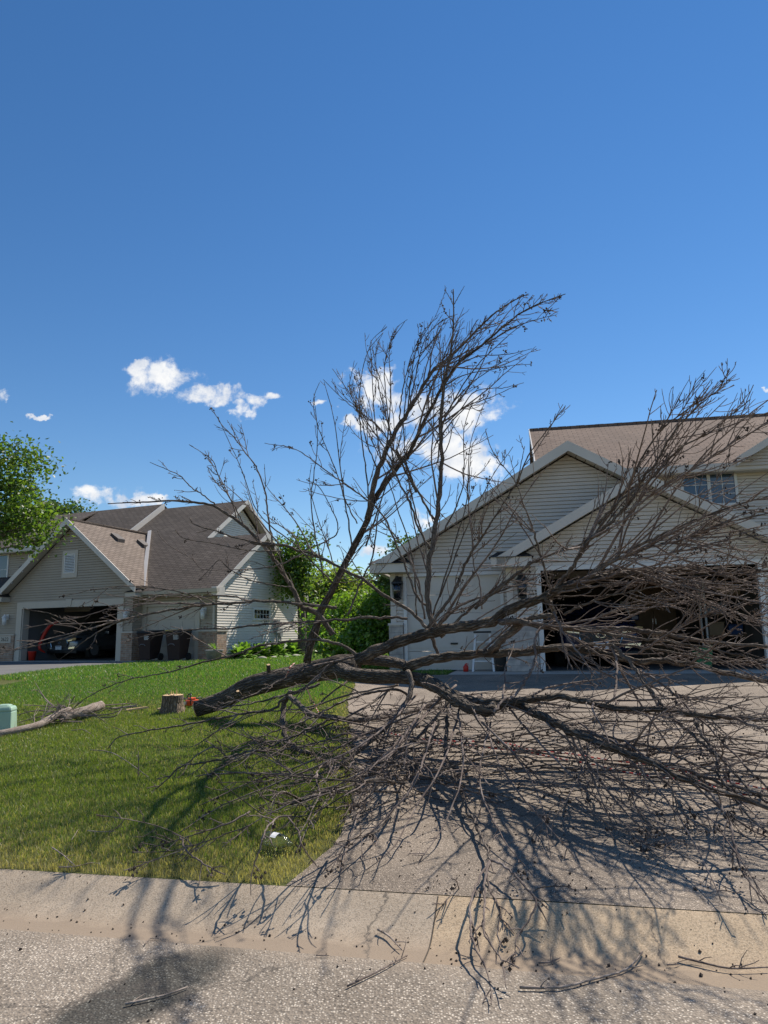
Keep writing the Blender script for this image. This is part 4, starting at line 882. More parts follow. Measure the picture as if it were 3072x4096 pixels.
# ------------------------------------------------------------------ things in and at the right garage
sh = empty('shelving_unit', RW(4.35, 2.6, .012), -RA, label='pale metal shelving unit loaded with boxes at the right garage wall', cat='shelving')
for x in (-.45, .45):
    for y in (-.22, .22):
        m = MB(); m.box(x - .02, x + .02, y - .02, y + .02, 0, 1.95)
        m.build('upright', 'white', sh)
for z in (.15, .62, 1.10, 1.55, 1.92): m = MB(); m.box(-.45, .45, -.24, .24, z, z + .03); m.build('shelf', 'wood_shelf', sh)
k = 0
for (x, z, wx, hz, mt, nm, lb) in ((-.22, .65, .34, .30, 'card', 'cardboard_box', 'brown cardboard box on the second shelf of the garage shelving'), (.20, .65, .30, .24, 'box_blue', 'storage_tub', 'blue storage tub beside the cardboard box on the second shelf'),
                                   (-.18, 1.13, .42, .26, 'box_grey', 'storage_tub', 'grey storage tub on the middle shelf of the garage shelving'), (.12, 1.58, .5, .25, 'card', 'cardboard_box', 'long brown cardboard box near the top of the garage shelving')):
    m = MB(); m.box(-wx / 2, wx / 2, -.18, .18, 0, hz * .9); m.box(-wx / 2 - .01, wx / 2 + .01, -.19, .19, hz * .9, hz)
    o = m.build(nm, mt, None, bevel=.012); o.location = RW(4.35 + x, 2.6, .012 + z); o.rotation_euler = (0, 0, -RA); tag(o, lb, 'box' if nm == 'cardboard_box' else 'storage tub')
cb = empty('cabinet', RW(3.35, 5.9, .012), -RA, label='tall brown wooden cabinet at the back of the open double garage', cat='cabinet')
m = MB(); m.box(-.6, .6, -.25, .3, 0, 2.1); m.build('carcass', 'wood_shelf', cb)
for s in (-1, 1): m = MB(); m.box(min(0, s * .59) + .005, max(0, s * .59) - .005, -.275, -.252, .05, 2.05); d_ = m.build('door', 'wood_shelf', cb); m = MB(); m.box(s * .04 - .008, s * .04 + .008, -.30, -.275, .95, 1.1); m.build('handle', 'alu', d_)
fr = empty('refrigerator', RW(2.35, 5.8, .012), -RA, label='grey refrigerator left of the brown cabinet in the garage', cat='refrigerator')
m = MB(); m.box(-.36, .36, -.3, .35, 0, 1.6); m.build('cabinet_body', 'box_grey', fr, bevel=.015)
for z0, z1 in ((.06, 1.02), (1.04, 1.58)): m = MB(); m.box(-.35, .35, -.35, -.302, z0, z1); d_ = m.build('door', 'trim_r', fr, bevel=.01); m = MB(); m.box(-.31, -.28, -.385, -.352, z0 + .15, z0 + .4); m.build('handle', 'alu', d_)
m = MB(); m.hexa([(-.13, -.13, 0), (.13, -.13, 0), (.13, .13, 0), (-.13, .13, 0), (-.17, -.17, .42), (.17, -.17, .42), (.17, .17, .42), (-.17, .17, .42)]); m.box(-.18, .18, -.18, .18, .42, .46)
o = m.build('rubbish_bin', 'green_dark', None, bevel=.01); o.location = RW(3.3, .5, .012); o.rotation_euler = (0, 0, -RA); tag(o, 'green plastic rubbish bin standing just inside the double garage opening', 'bin')
# stepladder at the closed single door
ld = empty('stepladder', RW(-1.18, .22, 0), -RA, label='small white stepladder with black top against the closed single door', cat='stepladder')
for s in (-1, 1):
    m = MB(); m.hexa([(s * .22 - .02, -.22, 0), (s * .22 + .02, -.22, 0), (s * .22 + .02, -.18, 0), (s * .22 - .02, -.18, 0), (s * .15 - .02, .03, .80), (s * .15 + .02, .03, .80), (s * .15 + .02, .07, .80), (s * .15 - .02, .07, .80)]); m.build('rail', 'white', ld)
    m = MB(); m.hexa([(s * .22 - .015, .26, 0), (s * .22 + .015, .26, 0), (s * .22 + .015, .29, 0), (s * .22 - .015, .29, 0), (s * .15 - .015, .10, .78), (s * .15 + .015, .10, .78), (s * .15 + .015, .13, .78), (s * .15 - .015, .13, .78)]); m.build('rear_leg', 'alu', ld)
for k in range(3): z = .2 + k * .2; y = -.2 + .25 * z / .8; m = MB(); m.box(-.21 + .07 * z, .21 - .07 * z, y - .01, y + .10, z, z + .025); m.build('step', 'white', ld)
m = MB(); m.box(-.19, .19, -.02, .16, .80, .84); m.build('top_cap', 'black', ld, bevel=.01)
m = MB(); m.hexa([(-.12, -.12, 0), (.12, -.12, 0), (.12, .12, 0), (-.12, .12, 0), (-.15, -.14, .36), (.15, -.14, .36), (.15, .14, .36), (-.15, .14, .36)]); m.box(-.16, .16, -.15, .15, .36, .39)
o = m.build('storage_tub', 'black', None, bevel=.01); o.location = RW(-.80, .30, 0); tag(o, 'small black tub on the slab beside the pale brick pier', 'storage tub')
for i, (u, v, s) in enumerate(((-1.55, .1, .09),)):
    m = MB(); m.lathe([(s * .6, 0), (s * .65, s * 1.1), (s * .3, s * 1.5), (s * .2, s * 1.8)], (0, 0, 0), 12); m.tube([(s * .45, 0, s * 1.2), (s * .6, 0, s * 1.7), (0, 0, s * 1.9)], s * .1, 5)
    o = m.build('fuel_can', 'red', None, True); o.location = RW(u, v, 0); tag(o, 'small red fuel can left of the small stepladder', 'fuel can')

# ------------------------------------------------------------------ small things on the left lawn
p = hit(12, 2925); ub = empty('utility_pedestal', (p[0], p[1], p[2]), .15, label='pale green plastic utility pedestal at the left edge of the lawn', cat='utility box')
m = MB(); m.hexa([(-.14, -.13, -.02), (.14, -.13, -.02), (.14, .13, -.02), (-.14, .13, -.02), (-.125, -.115, .27), (.125, -.115, .27), (.125, .115, .27), (-.125, .115, .27)]); m.build('base_cover', 'green_box', ub, bevel=.02)
m = MB(); m.hexa([(-.135, -.125, .262), (.135, -.125, .262), (.135, .125, .262), (-.135, .125, .262), (-.115, -.105, .33), (.115, -.105, .33), (.115, .105, .33), (-.115, .105, .33)]); m.hexa([(-.10, -.09, .33), (.10, -.09, .33), (.10, .09, .33), (-.10, .09, .33), (-.06, -.05, .355), (.06, -.05, .355), (.06, .05, .355), (-.06, .05, .355)]); m.build('dome_lid', 'green_box', ub, bevel=.025)

def noisy_log(name, pts, rad, mat, parent=None, n=14, flute=.10, seed=0):
    r_ = np.random.default_rng(seed); P = smooth_pts(pts, 20); rr = np.interp(np.linspace(0, 1, 20), np.linspace(0, 1, len(rad)), rad); m = MB(); i0 = len(m.v); m.tube(P, rr, n)
    ph = r_.uniform(0, 6.28, 5)
    for k in range(20):
        for j in range(n):
            v = np.array(m.v[i0 + k * n + j]); d = v - P[k]; a = 6.28 * j / n; f = 1 + flute * (math.sin(3 * a + ph[0] + k * .1) * .5 + math.sin(5 * a + ph[1]) * .4 + .5 * math.sin(k * .9 + ph[2] + 2 * a)); m.v[i0 + k * n + j] = tuple(P[k] + d * f)
    return m.build(name, mat, parent, True)
# stump
S0 = STUMP; st_ = empty('tree_stump', tuple(S0), .3, label='freshly cut tree stump with pale splintered top on the lawn', cat='tree stump')
m = MB(); n = 28; prof = [(.215, -.03), (.195, .02), (.172, .07), (.16, .14), (.157, .20), (.155, .255)]
ph = rng.uniform(0, 6.28, 6)
for (r, h) in prof:
    for k in range(n):
        a = 6.2832 * k / n; fl = 1 + (.10 + .12 * max(0, .1 - h) * 10) * (math.sin(4 * a + ph[0]) * .5 + math.sin(7 * a + ph[1]) * .35 + math.sin(11 * a + ph[2] + h * 9) * .25); m.v.append((r * fl * math.cos(a), r * fl * math.sin(a), h))
for j in range(len(prof) - 1):
    for k in range(n):
        m.f.append((j * n + k, j * n + (k + 1) % n, (j + 1) * n + (k + 1) % n, (j + 1) * n + k)); m.uvs[len(m.f) - 1] = [(k * .035, prof[j][1]), (k * .035 + .035, prof[j][1]), (k * .035 + .035, prof[j + 1][1]), (k * .035, prof[j + 1][1])]
topring = m.v[-n:]; m.build('trunk', 'bark_stump', st_, True)
m = MB(); m.v = [(x * .985, y * .985, z + .002) for x, y, z in topring] + [(0, 0, .27)]; m.f = [(k, (k + 1) % n, n) for k in range(n)]
for (x, y, h) in ((.05, -.04, .10), (-.03, .0, .07), (.0, .05, .05), (-.09, .02, .02), (.1, .03, .02)): m.lathe([(.012, .255), (.002, .26 + h)], (x, y, 0), 5)
m.build('cut_face', 'cut_wood', st_)
# chainsaw behind the stump
p = hit(757, 2836); cs = empty('chainsaw', (p[0] - .01, p[1] + .22, p[2] + .02), .9, label='orange chainsaw with black handle resting beside the stump', cat='chainsaw')
m = MB(); m.box(-.16, .12, -.08, .08, .02, .15); m.box(-.10, .05, -.07, .07, .15, .20); m.build('engine_housing', 'orange', cs, bevel=.02)
m = MB(); m.box(-.02, .10, -.085, .085, .03, .11); m.build('clutch_cover', 'white', cs, bevel=.01)
m = MB(); m.tube(smooth_pts([(-.12, -.10, .05), (-.14, -.10, .20), (-.10, -.07, .27), (-.08, .05, .27), (-.10, .10, .16)], 14), .014, 8); m.tube(smooth_pts([(.10, 0, .16), (.22, 0, .18), (.28, 0, .10), (.22, 0, .03), (.1, 0, .03)], 14), .016, 8); m.build('handle', 'black', cs, True)
m = MB(); m.prism([(-.16, .05), (-.55, .06), (-.58, .08), (-.55, .10), (-.16, .12)], 1, -.012, .012); m.build('guide_bar', 'alu', cs)

def taper_branch(m, pts, r0, r1, seg=12, n=6): P = smooth_pts(pts, seg); m.tube(P, np.linspace(r0, r1, seg), n); return P
def branchlet(m, P, r0, count, length, rnd, up=.3, nn=4, lvl=1):
    """side shoots along a polyline of points P"""
    P = np.asarray(P)
    for _ in range(count):
        k = rnd.integers(max(1, int(len(P) * .15)), len(P) - 1); d = P[min(k + 1, len(P) - 1)] - P[k - 1]; d /= np.linalg.norm(d) + 1e-9
        s = rnd.normal(0, 1, 3); s -= d * (s @ d); s /= np.linalg.norm(s) + 1e-9; L = length * rnd.uniform(.4, 1.2); v = d * .7 + s * .8 + np.array([0, 0, up]); v /= np.linalg.norm(v)
        q = [P[k]]; 
        for i in range(4): v = v + rnd.normal(0, .16, 3) + d * .12; v /= np.linalg.norm(v); q.append(q[-1] + v * L / 4)
        for i in range(len(q)): q[i] = np.array([q[i][0], q[i][1], max(q[i][2], zg(q[i][0], q[i][1]) + .015)])
        m.tube(q, np.linspace(r0, r0 * .45, 5), nn, cap=False)
        if lvl > 0: branchlet(m, np.array(q), r0 * .6, 3, L * .45, rnd, up * .5, 3, lvl - 1)
# cut log with brush, and the long pale limb running out of frame
off = lambda x, y: (x / 1.8433, 2700 + y / 1.8433)
rnd = np.random.default_rng(3)
pl_ = [hit(*off(750, 232), .13), hit(*off(640, 270), .12), hit(*off(540, 300), .09), hit(*off(460, 345), .07)]
pl_ = [hit(*off(745, 225), .14), hit(*off(640, 260), .13), hit(*off(540, 290), .11), hit(*off(450, 318), .09)]
lg = empty('cut_log', tuple(pl_[1]), 0, label='short grey barked log lying in a brush heap at the left of the lawn', cat='log')
def shift(o, parent): o.parent = parent; o.matrix_parent_inverse = Matrix.Translation(-Vector(parent.location)); return o
lo_ = noisy_log('trunk', pl_, [.066, .066, .062, .055], 'bark_pale', seed=4); shift(lo_, lg)
m = MB(); e = pl_[0] - pl_[1]; e /= np.linalg.norm(e); m.tube([pl_[0] + e * .0, pl_[0] + e * .006], [.064, .062], 14); shift(m.build('cut_face', 'cut_wood'), lg)
cs.scale = (.68, .68, .68)
bh = empty('cut_limb', tuple(hit(*off(200, 395))), 0, label='long pale curving limb lying from the brush heap past the pedestal', cat='branch')
m = MB(); P = taper_branch(m, [hit(*off(-160, 450), .03), hit(*off(0, 432), .04), hit(*off(150, 402), .05), hit(*off(280, 370), .06), hit(*off(380, 320), .10), hit(*off(450, 285), .14), hit(*off(520, 262), .16)], .042, .055, 24, 10); shift(m.build('limb', 'bark_pale', None, True), bh)
m = MB(); branchlet(m, P[10:], .007, 14, .4, rnd, .25); branchlet(m, P[:12], .005, 6, .3, rnd, .2); shift(m.build('twigs', 'bark_pale'), bh)
br = empty('brush_heap', tuple(hit(*off(480, 330))), 0, label='tangle of thin bare twigs heaped over the short log', cat='brush')
m = MB()
for k in range(17):
    a = hit(*off(rnd.uniform(400, 620), rnd.uniform(250, 350)), rnd.uniform(.02, .14)); an = rnd.uniform(-.6, 3.7); L = rnd.uniform(.25, .75); b = a + np.array([math.cos(an) * L, -math.sin(an) * L * .5, rnd.uniform(-.08, .12)]); b[2] = max(b[2], zg(b[0], b[1]) + .02)
    P = taper_branch(m, [a, (a + b) / 2 + rnd.normal(0, .05, 3), b], .012, .004, 8, 5); branchlet(m, P, .004, 3, .2, rnd, .1, 4, 0)
for q in ([(520, 225), (400, 205), (280, 70), (230, 55)], [(400, 210), (330, 130), (262, 0)], [(740, 205), (870, 200), (980, 200), (1065, 232)], [(745, 292), (850, 270), (900, 195), (905, 150)], [(520, 190), (548, 120), (545, 95)], [(460, 260), (300, 290), (210, 318), (80, 355)]):
    hs_ = np.linspace(.12, .35 if q[-1][1] < 160 else .04, len(q)); taper_branch(m, [hit(*off(x, y + hs_[i] * 170), hs_[i]) for i, (x, y) in enumerate(q)], .010, .004, 12, 5)
shift(m.build('twigs', 'twig'), br)
# wood chips beside the stump and the heap
for i, (x, y, L, lb) in enumerate(((905, 245, .22, 'long pale splinter of wood on the grass between log and stump'), (1010, 255, .18, 'short pale wood chip nearest the left side of the stump'), (1185, 255, .05, 'tiny white wood chip touching the stump foot'))):
    p = hit(*off(x, y), .02); m = MB(); m.hexa([(-L, -.025, 0), (L, -.01, 0), (L, .015, 0), (-L, .03, 0), (-L * .8, -.02, .02), (L * .9, -.01, .03), (L * .8, .01, .03), (-L * .9, .02, .025)])
    o = m.build('wood_chip', 'cut_wood' if i else 'bark_pale'); o.location = p; o.rotation_euler = (0, -.08, .25); tag(o, lb, 'wood chip', 'wood chips on the lawn')

# loose sticks: (photo points, height, radius, name, label, shoots)
T11 = lambda x, y: (x / 1.2762, 2600 + y / 1.2762); T0b = lambda x, y: (x / 1.0369, 3300 + y / 1.0369); T10 = lambda x, y: (1500 + x / 1.0553, 3300 + y / 1.0553)
sticks = [
    ([T0b(520, 742), T0b(600, 725), T0b(700, 700), T0b(780, 670)], .012, .009, 'bark_pale', 'straight pale stick lying across the dark oil stain on the street', 2),
    ([T10(610, 685), T10(780, 685), T10(900, 655), T10(1060, 610), T10(1130, 535)], .014, .011, 'bark_pale', 'longest bare stick on the street, curving up at its right end', 4),
    ([T0b(1440, 668), T0b(1530, 625), T0b(1600, 590), T0b(1690, 540)], .012, .008, 'twig', 'forked twig in the gutter below the middle of the tree', 5),
    ([T10(10, 440), (T10(60, 470)), T10(112, 525)], .02, .009, 'bark_pale', 'short broken twig pointing down at the curb face', 3),
    ([T10(1280, 555), T10(1380, 580), T10(1500, 605), T10(1659, 600)], .02, .009, 'twig', 'dark forked twig along the gutter at the right edge', 5),
    ([T10(690, 582), T10(740, 578), T10(782, 560)], .012, .006, 'twig', 'tiny twig in the gutter above the longest street stick', 2),
    ([T10(1232, 590), T10(1282, 588)], .012, .006, 'twig', 'smallest bare twig on the gutter right of the long stick', 1),
    ([T11(365, 412), T11(420, 406), T11(465, 428)], .03, .010, 'twig', 'short bent stick on the lawn below the brush heap', 1),
    ([T11(445, 922), T11(520, 928), T11(590, 925)], .03, .007, 'bark_pale', 'short straight stick on the front lawn near the curb', 2),
    ([T11(265, 1008), T11(320, 1045), T11(380, 1098)], .05, .008, 'bark_pale', 'pale stick slanting down to the dry grass edge', 2),
    ([T11(300, 1108), T11(380, 1105), T11(470, 1085)], .03, .007, 'bark_pale', 'thin stick lying along the dry grass edge at the left', 3),
    ([T11(365, 970), T11(400, 915)], .03, .005, 'bark_pale', 'fine upright straw coloured twig in the front lawn', 0),
    ([T11(705, 655), T11(702, 600), T11(698, 525)], .03, .009, 'twig', 'short twig standing upright in the middle of the lawn', 6),
    ([T11(465, 510), T11(560, 520), T11(650, 570), T11(760, 650)], .10, .008, 'bark_pale', 'arching pale twig left of the fallen crown on the lawn', 3),
    ([T0b(600, 495), T0b(625, 470), T0b(668, 472)], .01, .005, 'bark_pale', 'tiny pale twig in the gutter left of the middle', 1),
    ([T0b(1310, 540), T0b(1365, 541)], .01, .005, 'twig', 'tiny dark twig on the street edge left of the forked twig', 0)]
for i, (pp, h, r, mt, lb, ns) in enumerate(sticks):
    m = MB(); P3 = [hit(*q, h) for q in pp]
    if i == 12:
        a = hit(*pp[0], .01); P3 = [a, a + np.array([.0, 0, .12]), a + np.array([-.01, 0, .25])]
    r *= .62; P = taper_branch(m, P3, r, r * .55, 10, 6); branchlet(m, P, r * .6, ns, .09, rnd, .1, 4, 0)
    tag(m.build('stick', mt, None, True), lb, 'stick', 'loose sticks broken off the tree')

# clear plastic jug
p = hit(1110, 3375, .05); m = MB(); m.lathe([(.02, -.13), (.075, -.12), (.085, -.09), (.085, .03), (.06, .08), (.03, .10), (.028, .13)], (0, 0, 0), 20, 0); o = m.build('plastic_jug', 'clear', None, True); o.location = p + np.array([0, 0, .02]); o.rotation_euler = (.2, .12, -.35); o.scale = (.85, .7, .5)
lb_ = MB(); lb_.lathe([(.0865, -.05), (.0865, .0)], (0, 0, 0), 20, 0); lb_.f = [f for i, f in enumerate(lb_.f) if i < 7]; lb_.uvs = {}; lb_.build('paper_label', 'white', o)
tag(o, 'crumpled clear plastic jug lying in the grass under the branches', 'plastic jug'); sm = o.modifiers.new('sol', 'SOLIDIFY'); sm.thickness = .002
# planter and hostas
pt = empty('planter', LW(4.75, -.55, -.02), 0, label='grey planter pot with a spiky green plant at the house corner', cat='planter')
m = MB(); m.lathe([(.20, 0), (.30, .36), (.33, .40), (.29, .40), (.27, .34)], (0, 0, 0), 20); m.build('pot', 'pot', pt, True)
def leaf_blades(n, L, W, rnd, spread=1., z0=0., droop=.6):
    V = []; F = []
    for k in range(n):
        a = rnd.uniform(0, 6.283); tilt = rnd.uniform(.25, 1.25) * spread; l = L * rnd.uniform(.6, 1.1); w_ = W * rnd.uniform(.7, 1.2); d = np.array([math.cos(a), math.sin(a), 0]); s = np.array([-d[1], d[0], 0]); b = len(V)
        for q, (t, ww) in enumerate(((0, .15), (.35, .8), (.65, 1.), (.88, .6), (1, .02))):
            r = l * t * math.sin(tilt) ; z = l * t * math.cos(tilt) - droop * l * t * t * math.sin(tilt) * .6; c = d * r + np.array([0, 0, z + z0]); V += [c - s * w_ * ww / 2 + np.array([0, 0, .02 * ww]), c + s * w_ * ww / 2 + np.array([0, 0, .02 * ww])]
        for q in range(4): F.append((b + 2 * q, b + 2 * q + 1, b + 2 * q + 3, b + 2 * q + 2))
    return np.array(V), np.array(F)
V, F = leaf_blades(34, .42, .03, rnd, .8, .36); fast_mesh('foliage', V, F, 'leaf_hosta', np.ones((len(V), 4)), pt)
hpos = [(930, 2655), (975, 2640), (1010, 2655), (1055, 2640), (1090, 2652), (1135, 2642), (1170, 2652), (1210, 2644)]
hl = ['leftmost hosta, beside the grey planter', 'second hosta from the planter, set back to the wall', 'third hosta from the planter, at the bed front', 'fourth hosta from the planter, near the wall', 'fifth hosta from the planter, at the bed front', 'sixth hosta from the planter, below the meter', 'second last hosta towards the shrubs', 'last hosta at the right end of the bed']
for i, (x, y) in enumerate(hpos):
    u = 4.55 + (i % 2) * .1; p = LW(4.62 + .25 * ((i + 1) % 2), .9 + i * .62, -.03)
    V, F = leaf_blades(90, .78, .26, np.random.default_rng(50 + i), 1.0, .02, .9); t = np.random.default_rng(i).uniform(.7, 1.25, (len(V) // 10, 1)).repeat(10, 0)
    T = np.concatenate([t, t, t, np.ones_like(t)], 1); hO = empty('hosta', p, 0, label='broad leaved bright green plant: ' + hl[i], cat='plant', group='hostas along the lit side wall'); fast_mesh('foliage', V, F, 'leaf_hosta', T, hO)
for i in range(5):
    m = MB(); m.ball((0, 0, .04), .14, 10, 6, (1.3, .8, .55)); o = m.build('edging_stone', 'stone', None, True); o.location = LW(5.35, 1.6 + i * .85, -.03); o.rotation_euler = (0, 0, i * 1.3); o.scale = (1 + .2 * (i % 2), 1, 1 - .15 * (i % 3))
    tag(o, ['pale edging stone nearest the planter', 'second pale edging stone from the planter', 'middle pale edging stone of the hosta bed', 'fourth pale edging stone from the planter', 'last pale edging stone before the shrubs'][i], 'stone', 'edging stones of the hosta bed')

# ------------------------------------------------------------------ trees and shrubs
def leaf_cloud(clumps, leaf, per, rnd, squash=.6, elong=1.0, droop=0.):
    """many small bent leaves gathered in tufts inside ellipsoid clumps (x,y,z,rx,ry,rz,weight)"""
    cs = []
    for (x, y, z, rx, ry, rz_, wt) in clumps:
        nt = int(per * wt)
        d = rnd.normal(0, 1, (nt, 3)); d /= np.linalg.norm(d, axis=1)[:, None]; r = rnd.uniform(.25, 1.0, (nt, 1)) ** .45; cs.append(np.array([x, y, z]) + d * r * np.array([rx, ry, rz_]) * rnd.uniform(.85, 1.12, (nt, 1)))
    c = np.concatenate(cs); nt = len(c); k = 26
    tuft = rnd.normal(0, 1, (nt, k, 3)) * leaf * np.array([2.4, 2.4, 1.5 + droop]) ; tb = rnd.uniform(.70, 1.25, (nt, 1, 1))
    P = (c[:, None, :] + tuft).reshape(-1, 3); n = len(P)
    d = rnd.normal(0, 1, (n, 3)); d[:, 2] = d[:, 2] * squash - droop; d /= np.linalg.norm(d, axis=1)[:, None]
    s = np.cross(d, rnd.normal(0, 1, (n, 3))); s /= np.linalg.norm(s, axis=1)[:, None]; nn = np.cross(d, s)
    L = leaf * rnd.uniform(.6, 1.3, (n, 1)) * elong; W = leaf * rnd.uniform(.5, .9, (n, 1)) / elong ** .7
    V = np.stack([P, P + d * L * .45 + s * W * .5 + nn * L * .1, P + d * L, P + d * L * .45 - s * W * .5 + nn * L * .1], 1).reshape(-1, 3)
    i = np.arange(n)[:, None] * 4; F = np.concatenate([i + np.array([0, 1, 2]), i + np.array([0, 2, 3])])
    t = (rnd.uniform(.75, 1.25, (n, 1)) * np.repeat(tb[:, 0], k, 0)).repeat(4, 0); warm = rnd.uniform(.85, 1.2, (n, 1)).repeat(4, 0)
    return V, F, np.concatenate([t * warm, t, t * .9, np.ones_like(t)], 1), c
def leafy(name, base, clumps, leaf, per, mat, label, cat, group=None, seed=0, trunk_r=.15, limbs=True, barkmat='bark_limb', **k):
    rnd = np.random.default_rng(seed); E_ = empty(name, tuple(base), 0, label=label, cat=cat, group=group)
    cl = [(x - base[0], y - base[1], z - base[2], a, b, c_, w_) for (x, y, z, a, b, c_, w_) in clumps]
    V, F, T, cs = leaf_cloud(cl, leaf, per, rnd, **k); fast_mesh('crown', V, F, mat, T, E_)
    top = max(cl, key=lambda c_: c_[2]); m = MB(); ctr = np.mean([c_[:3] for c_ in cl], axis=0); tp = np.array([ctr[0] * .6, ctr[1] * .6, ctr[2]])
    tr = smooth_pts([(0, 0, -.1), (ctr[0] * .1, ctr[1] * .1, ctr[2] * .4), tp], 12); m.tube(tr, np.linspace(trunk_r, trunk_r * .5, 12), 8); m.build('trunk', barkmat, E_, True)
    m = MB(); sel = cs[rnd.permutation(len(cs))[:min(len(cs), 46)]]
    for q in sel:
        j = rnd.integers(4, 12); a = tr[j]; mid = (a + q) / 2 + np.array([0, 0, .08 * np.linalg.norm(q - a)]); m.tube(smooth_pts([a, mid, q], 7), np.linspace(trunk_r * .28, trunk_r * .05, 7), 4, cap=False)
    m.build('limbs', barkmat, E_); return E_
def cpx(px, py, Y, rpx, rpy, ry=None, wt=1.):
    p = at(px, py, Y); k = Y / FPX; return (p[0], p[1], p[2], rpx * k, ry if ry else rpx * k, rpy * k, wt)
# maple whose branches enter from the left, before the taupe house
Y = 19.
cl = [cpx(-60, 1900, Y, 150, 90, 1.2, 1), cpx(60, 1830, Y, 75, 40, .7, .55), cpx(120, 1800, Y + .4, 22, 14, .2, .08), cpx(150, 1868, Y - .2, 48, 24, .4, .2), cpx(90, 1960, Y, 60, 40, .6, .4), cpx(-40, 2050, Y, 130, 100, 1.2, 1.2),
      cpx(110, 2030, Y - .3, 60, 55, .6, .55), cpx(60, 2110, Y, 80, 60, .8, .7), cpx(150, 2130, Y + .1, 42, 42, .4, .3), cpx(170, 2080, Y - .2, 26, 20, .3, .12), cpx(210, 2078, Y, 22, 14, .2, .07), cpx(40, 1965, Y + .3, 90, 60, .8, .6), cpx(-300, 1850, Y, 220, 220, 2, 2.2), cpx(-250, 2100, Y, 160, 120, 1.5, 1), cpx(0, 1790, Y, 40, 26, .4, .15),
      cpx(105, 2170, Y, 34, 20, .3, .12)]
b = atz(-420, 2800, .7); b = at(-420, 2500, Y); b[2] = .7
leafy('maple_tree', b, cl, .115, 44, 'leaf_maple', 'leafy green maple reaching in from the left in front of the taupe house', 'tree', seed=11, trunk_r=.2, limbs=True)
# shrubs between the houses
cl = [cpx(1380, 2570, 16.5, 90, 70, .8, 1), cpx(1310, 2520, 17, 60, 60, .6, .6), cpx(1470, 2560, 16.8, 80, 80, .8, 1), cpx(1500, 2460, 17, 60, 70, .6, .7), cpx(1400, 2440, 17.4, 90, 60, .8, .8), cpx(1290, 2460, 17.6, 30, 24, .3, .2), cpx(1510, 2400, 17.5, 30, 30, .4, .25)]
b = at(1380, 2600, 16.8); b[2] = .76
leafy('lilac_shrub', b, cl, .085, 125, 'leaf_shrub', 'bright green leafy shrub filling the gap between the two houses', 'shrub', seed=12, trunk_r=.07)
trees = [
    ('willow_tree', 38, [(1290, 2420, 80, 80, 1.2), (1390, 2400, 80, 70, 1), (1490, 2425, 80, 70, 1), (1200, 2450, 60, 60, .9), (1440, 2470, 140, 70, 1.2), (1330, 2330, 30, 24, .2), (1560, 2470, 60, 60, .7)], 'leaf_willow', .22, 'pale green willow like tree rising centrally between the two houses'),
    ('poplar_tree', 30, [(1210, 2240, 16, 60, .18), (1160, 2230, 16, 50, .15), (1215, 2160, 8, 26, .05), (1125, 2190, 8, 26, .04), (1180, 2330, 36, 60, .35)], 'leaf_maple', .15, 'tall narrow sprigged tree right behind the gable of the taupe house'),
    ('ash_tree', 34, [(1650, 2205, 24, 20, .2), (1600, 2235, 18, 16, .08), (1710, 2210, 30, 30, .25), (1570, 2320, 30, 30, .2), (1690, 2350, 90, 70, .8)], 'leaf_dark', .2, 'dark green tree showing above the left eave of the cream house'),
    ('oak_tree', 46, [(205, 2048, 40, 14, .2), (150, 2065, 50, 20, .3), (280, 2040, 16, 9, .06), (325, 2046, 8, 5, .03), (120, 2090, 80, 30, .5)], 'leaf_dark', .22, 'dark green treetops showing over the ridge behind the leafy maple'),
    ('elm_tree', 52, [(1330, 2430, 100, 60, .9), (1200, 2430, 80, 60, .8), (1450, 2430, 100, 50, .8)], 'leaf_willow', .28, 'farthest grey green tree behind the willow between the houses'),
]
for i, (nm, Yd, cs_l, mt, lf, lb) in enumerate(trees):
    cl = [cpx(x, y, Yd, a, b_, a * Yd / FPX * .9, w_ * 1.6) for (x, y, a, b_, w_) in cs_l]; b = at(cs_l[0][0], 2560, Yd + .3); b[2] = .72
    leafy(nm, b, cl, lf, 130, mt, lb, 'tree', 'trees behind the houses', seed=20 + i, trunk_r=.22, elong=1.5 if mt == 'leaf_willow' else 1., droop=.5 if mt == 'leaf_willow' else 0.)
# a far belt of trees so the horizon is closed from other viewpoints
rnd = np.random.default_rng(77); cl = []
for k in range(46): x = -95 + k * 4.2; cl.append((x + rnd.uniform(-1, 1), 78 + rnd.uniform(-4, 6), 2.8 + rnd.uniform(-.5, .8), 3.6, 3, 3.0, .5))
V, F, T, _ = leaf_cloud(cl, .45, 90, rnd); o = fast_mesh('distant_wood', V, F, 'leaf_willow', T); tag(o, 'far belt of trees behind both houses', 'trees', kind='stuff')

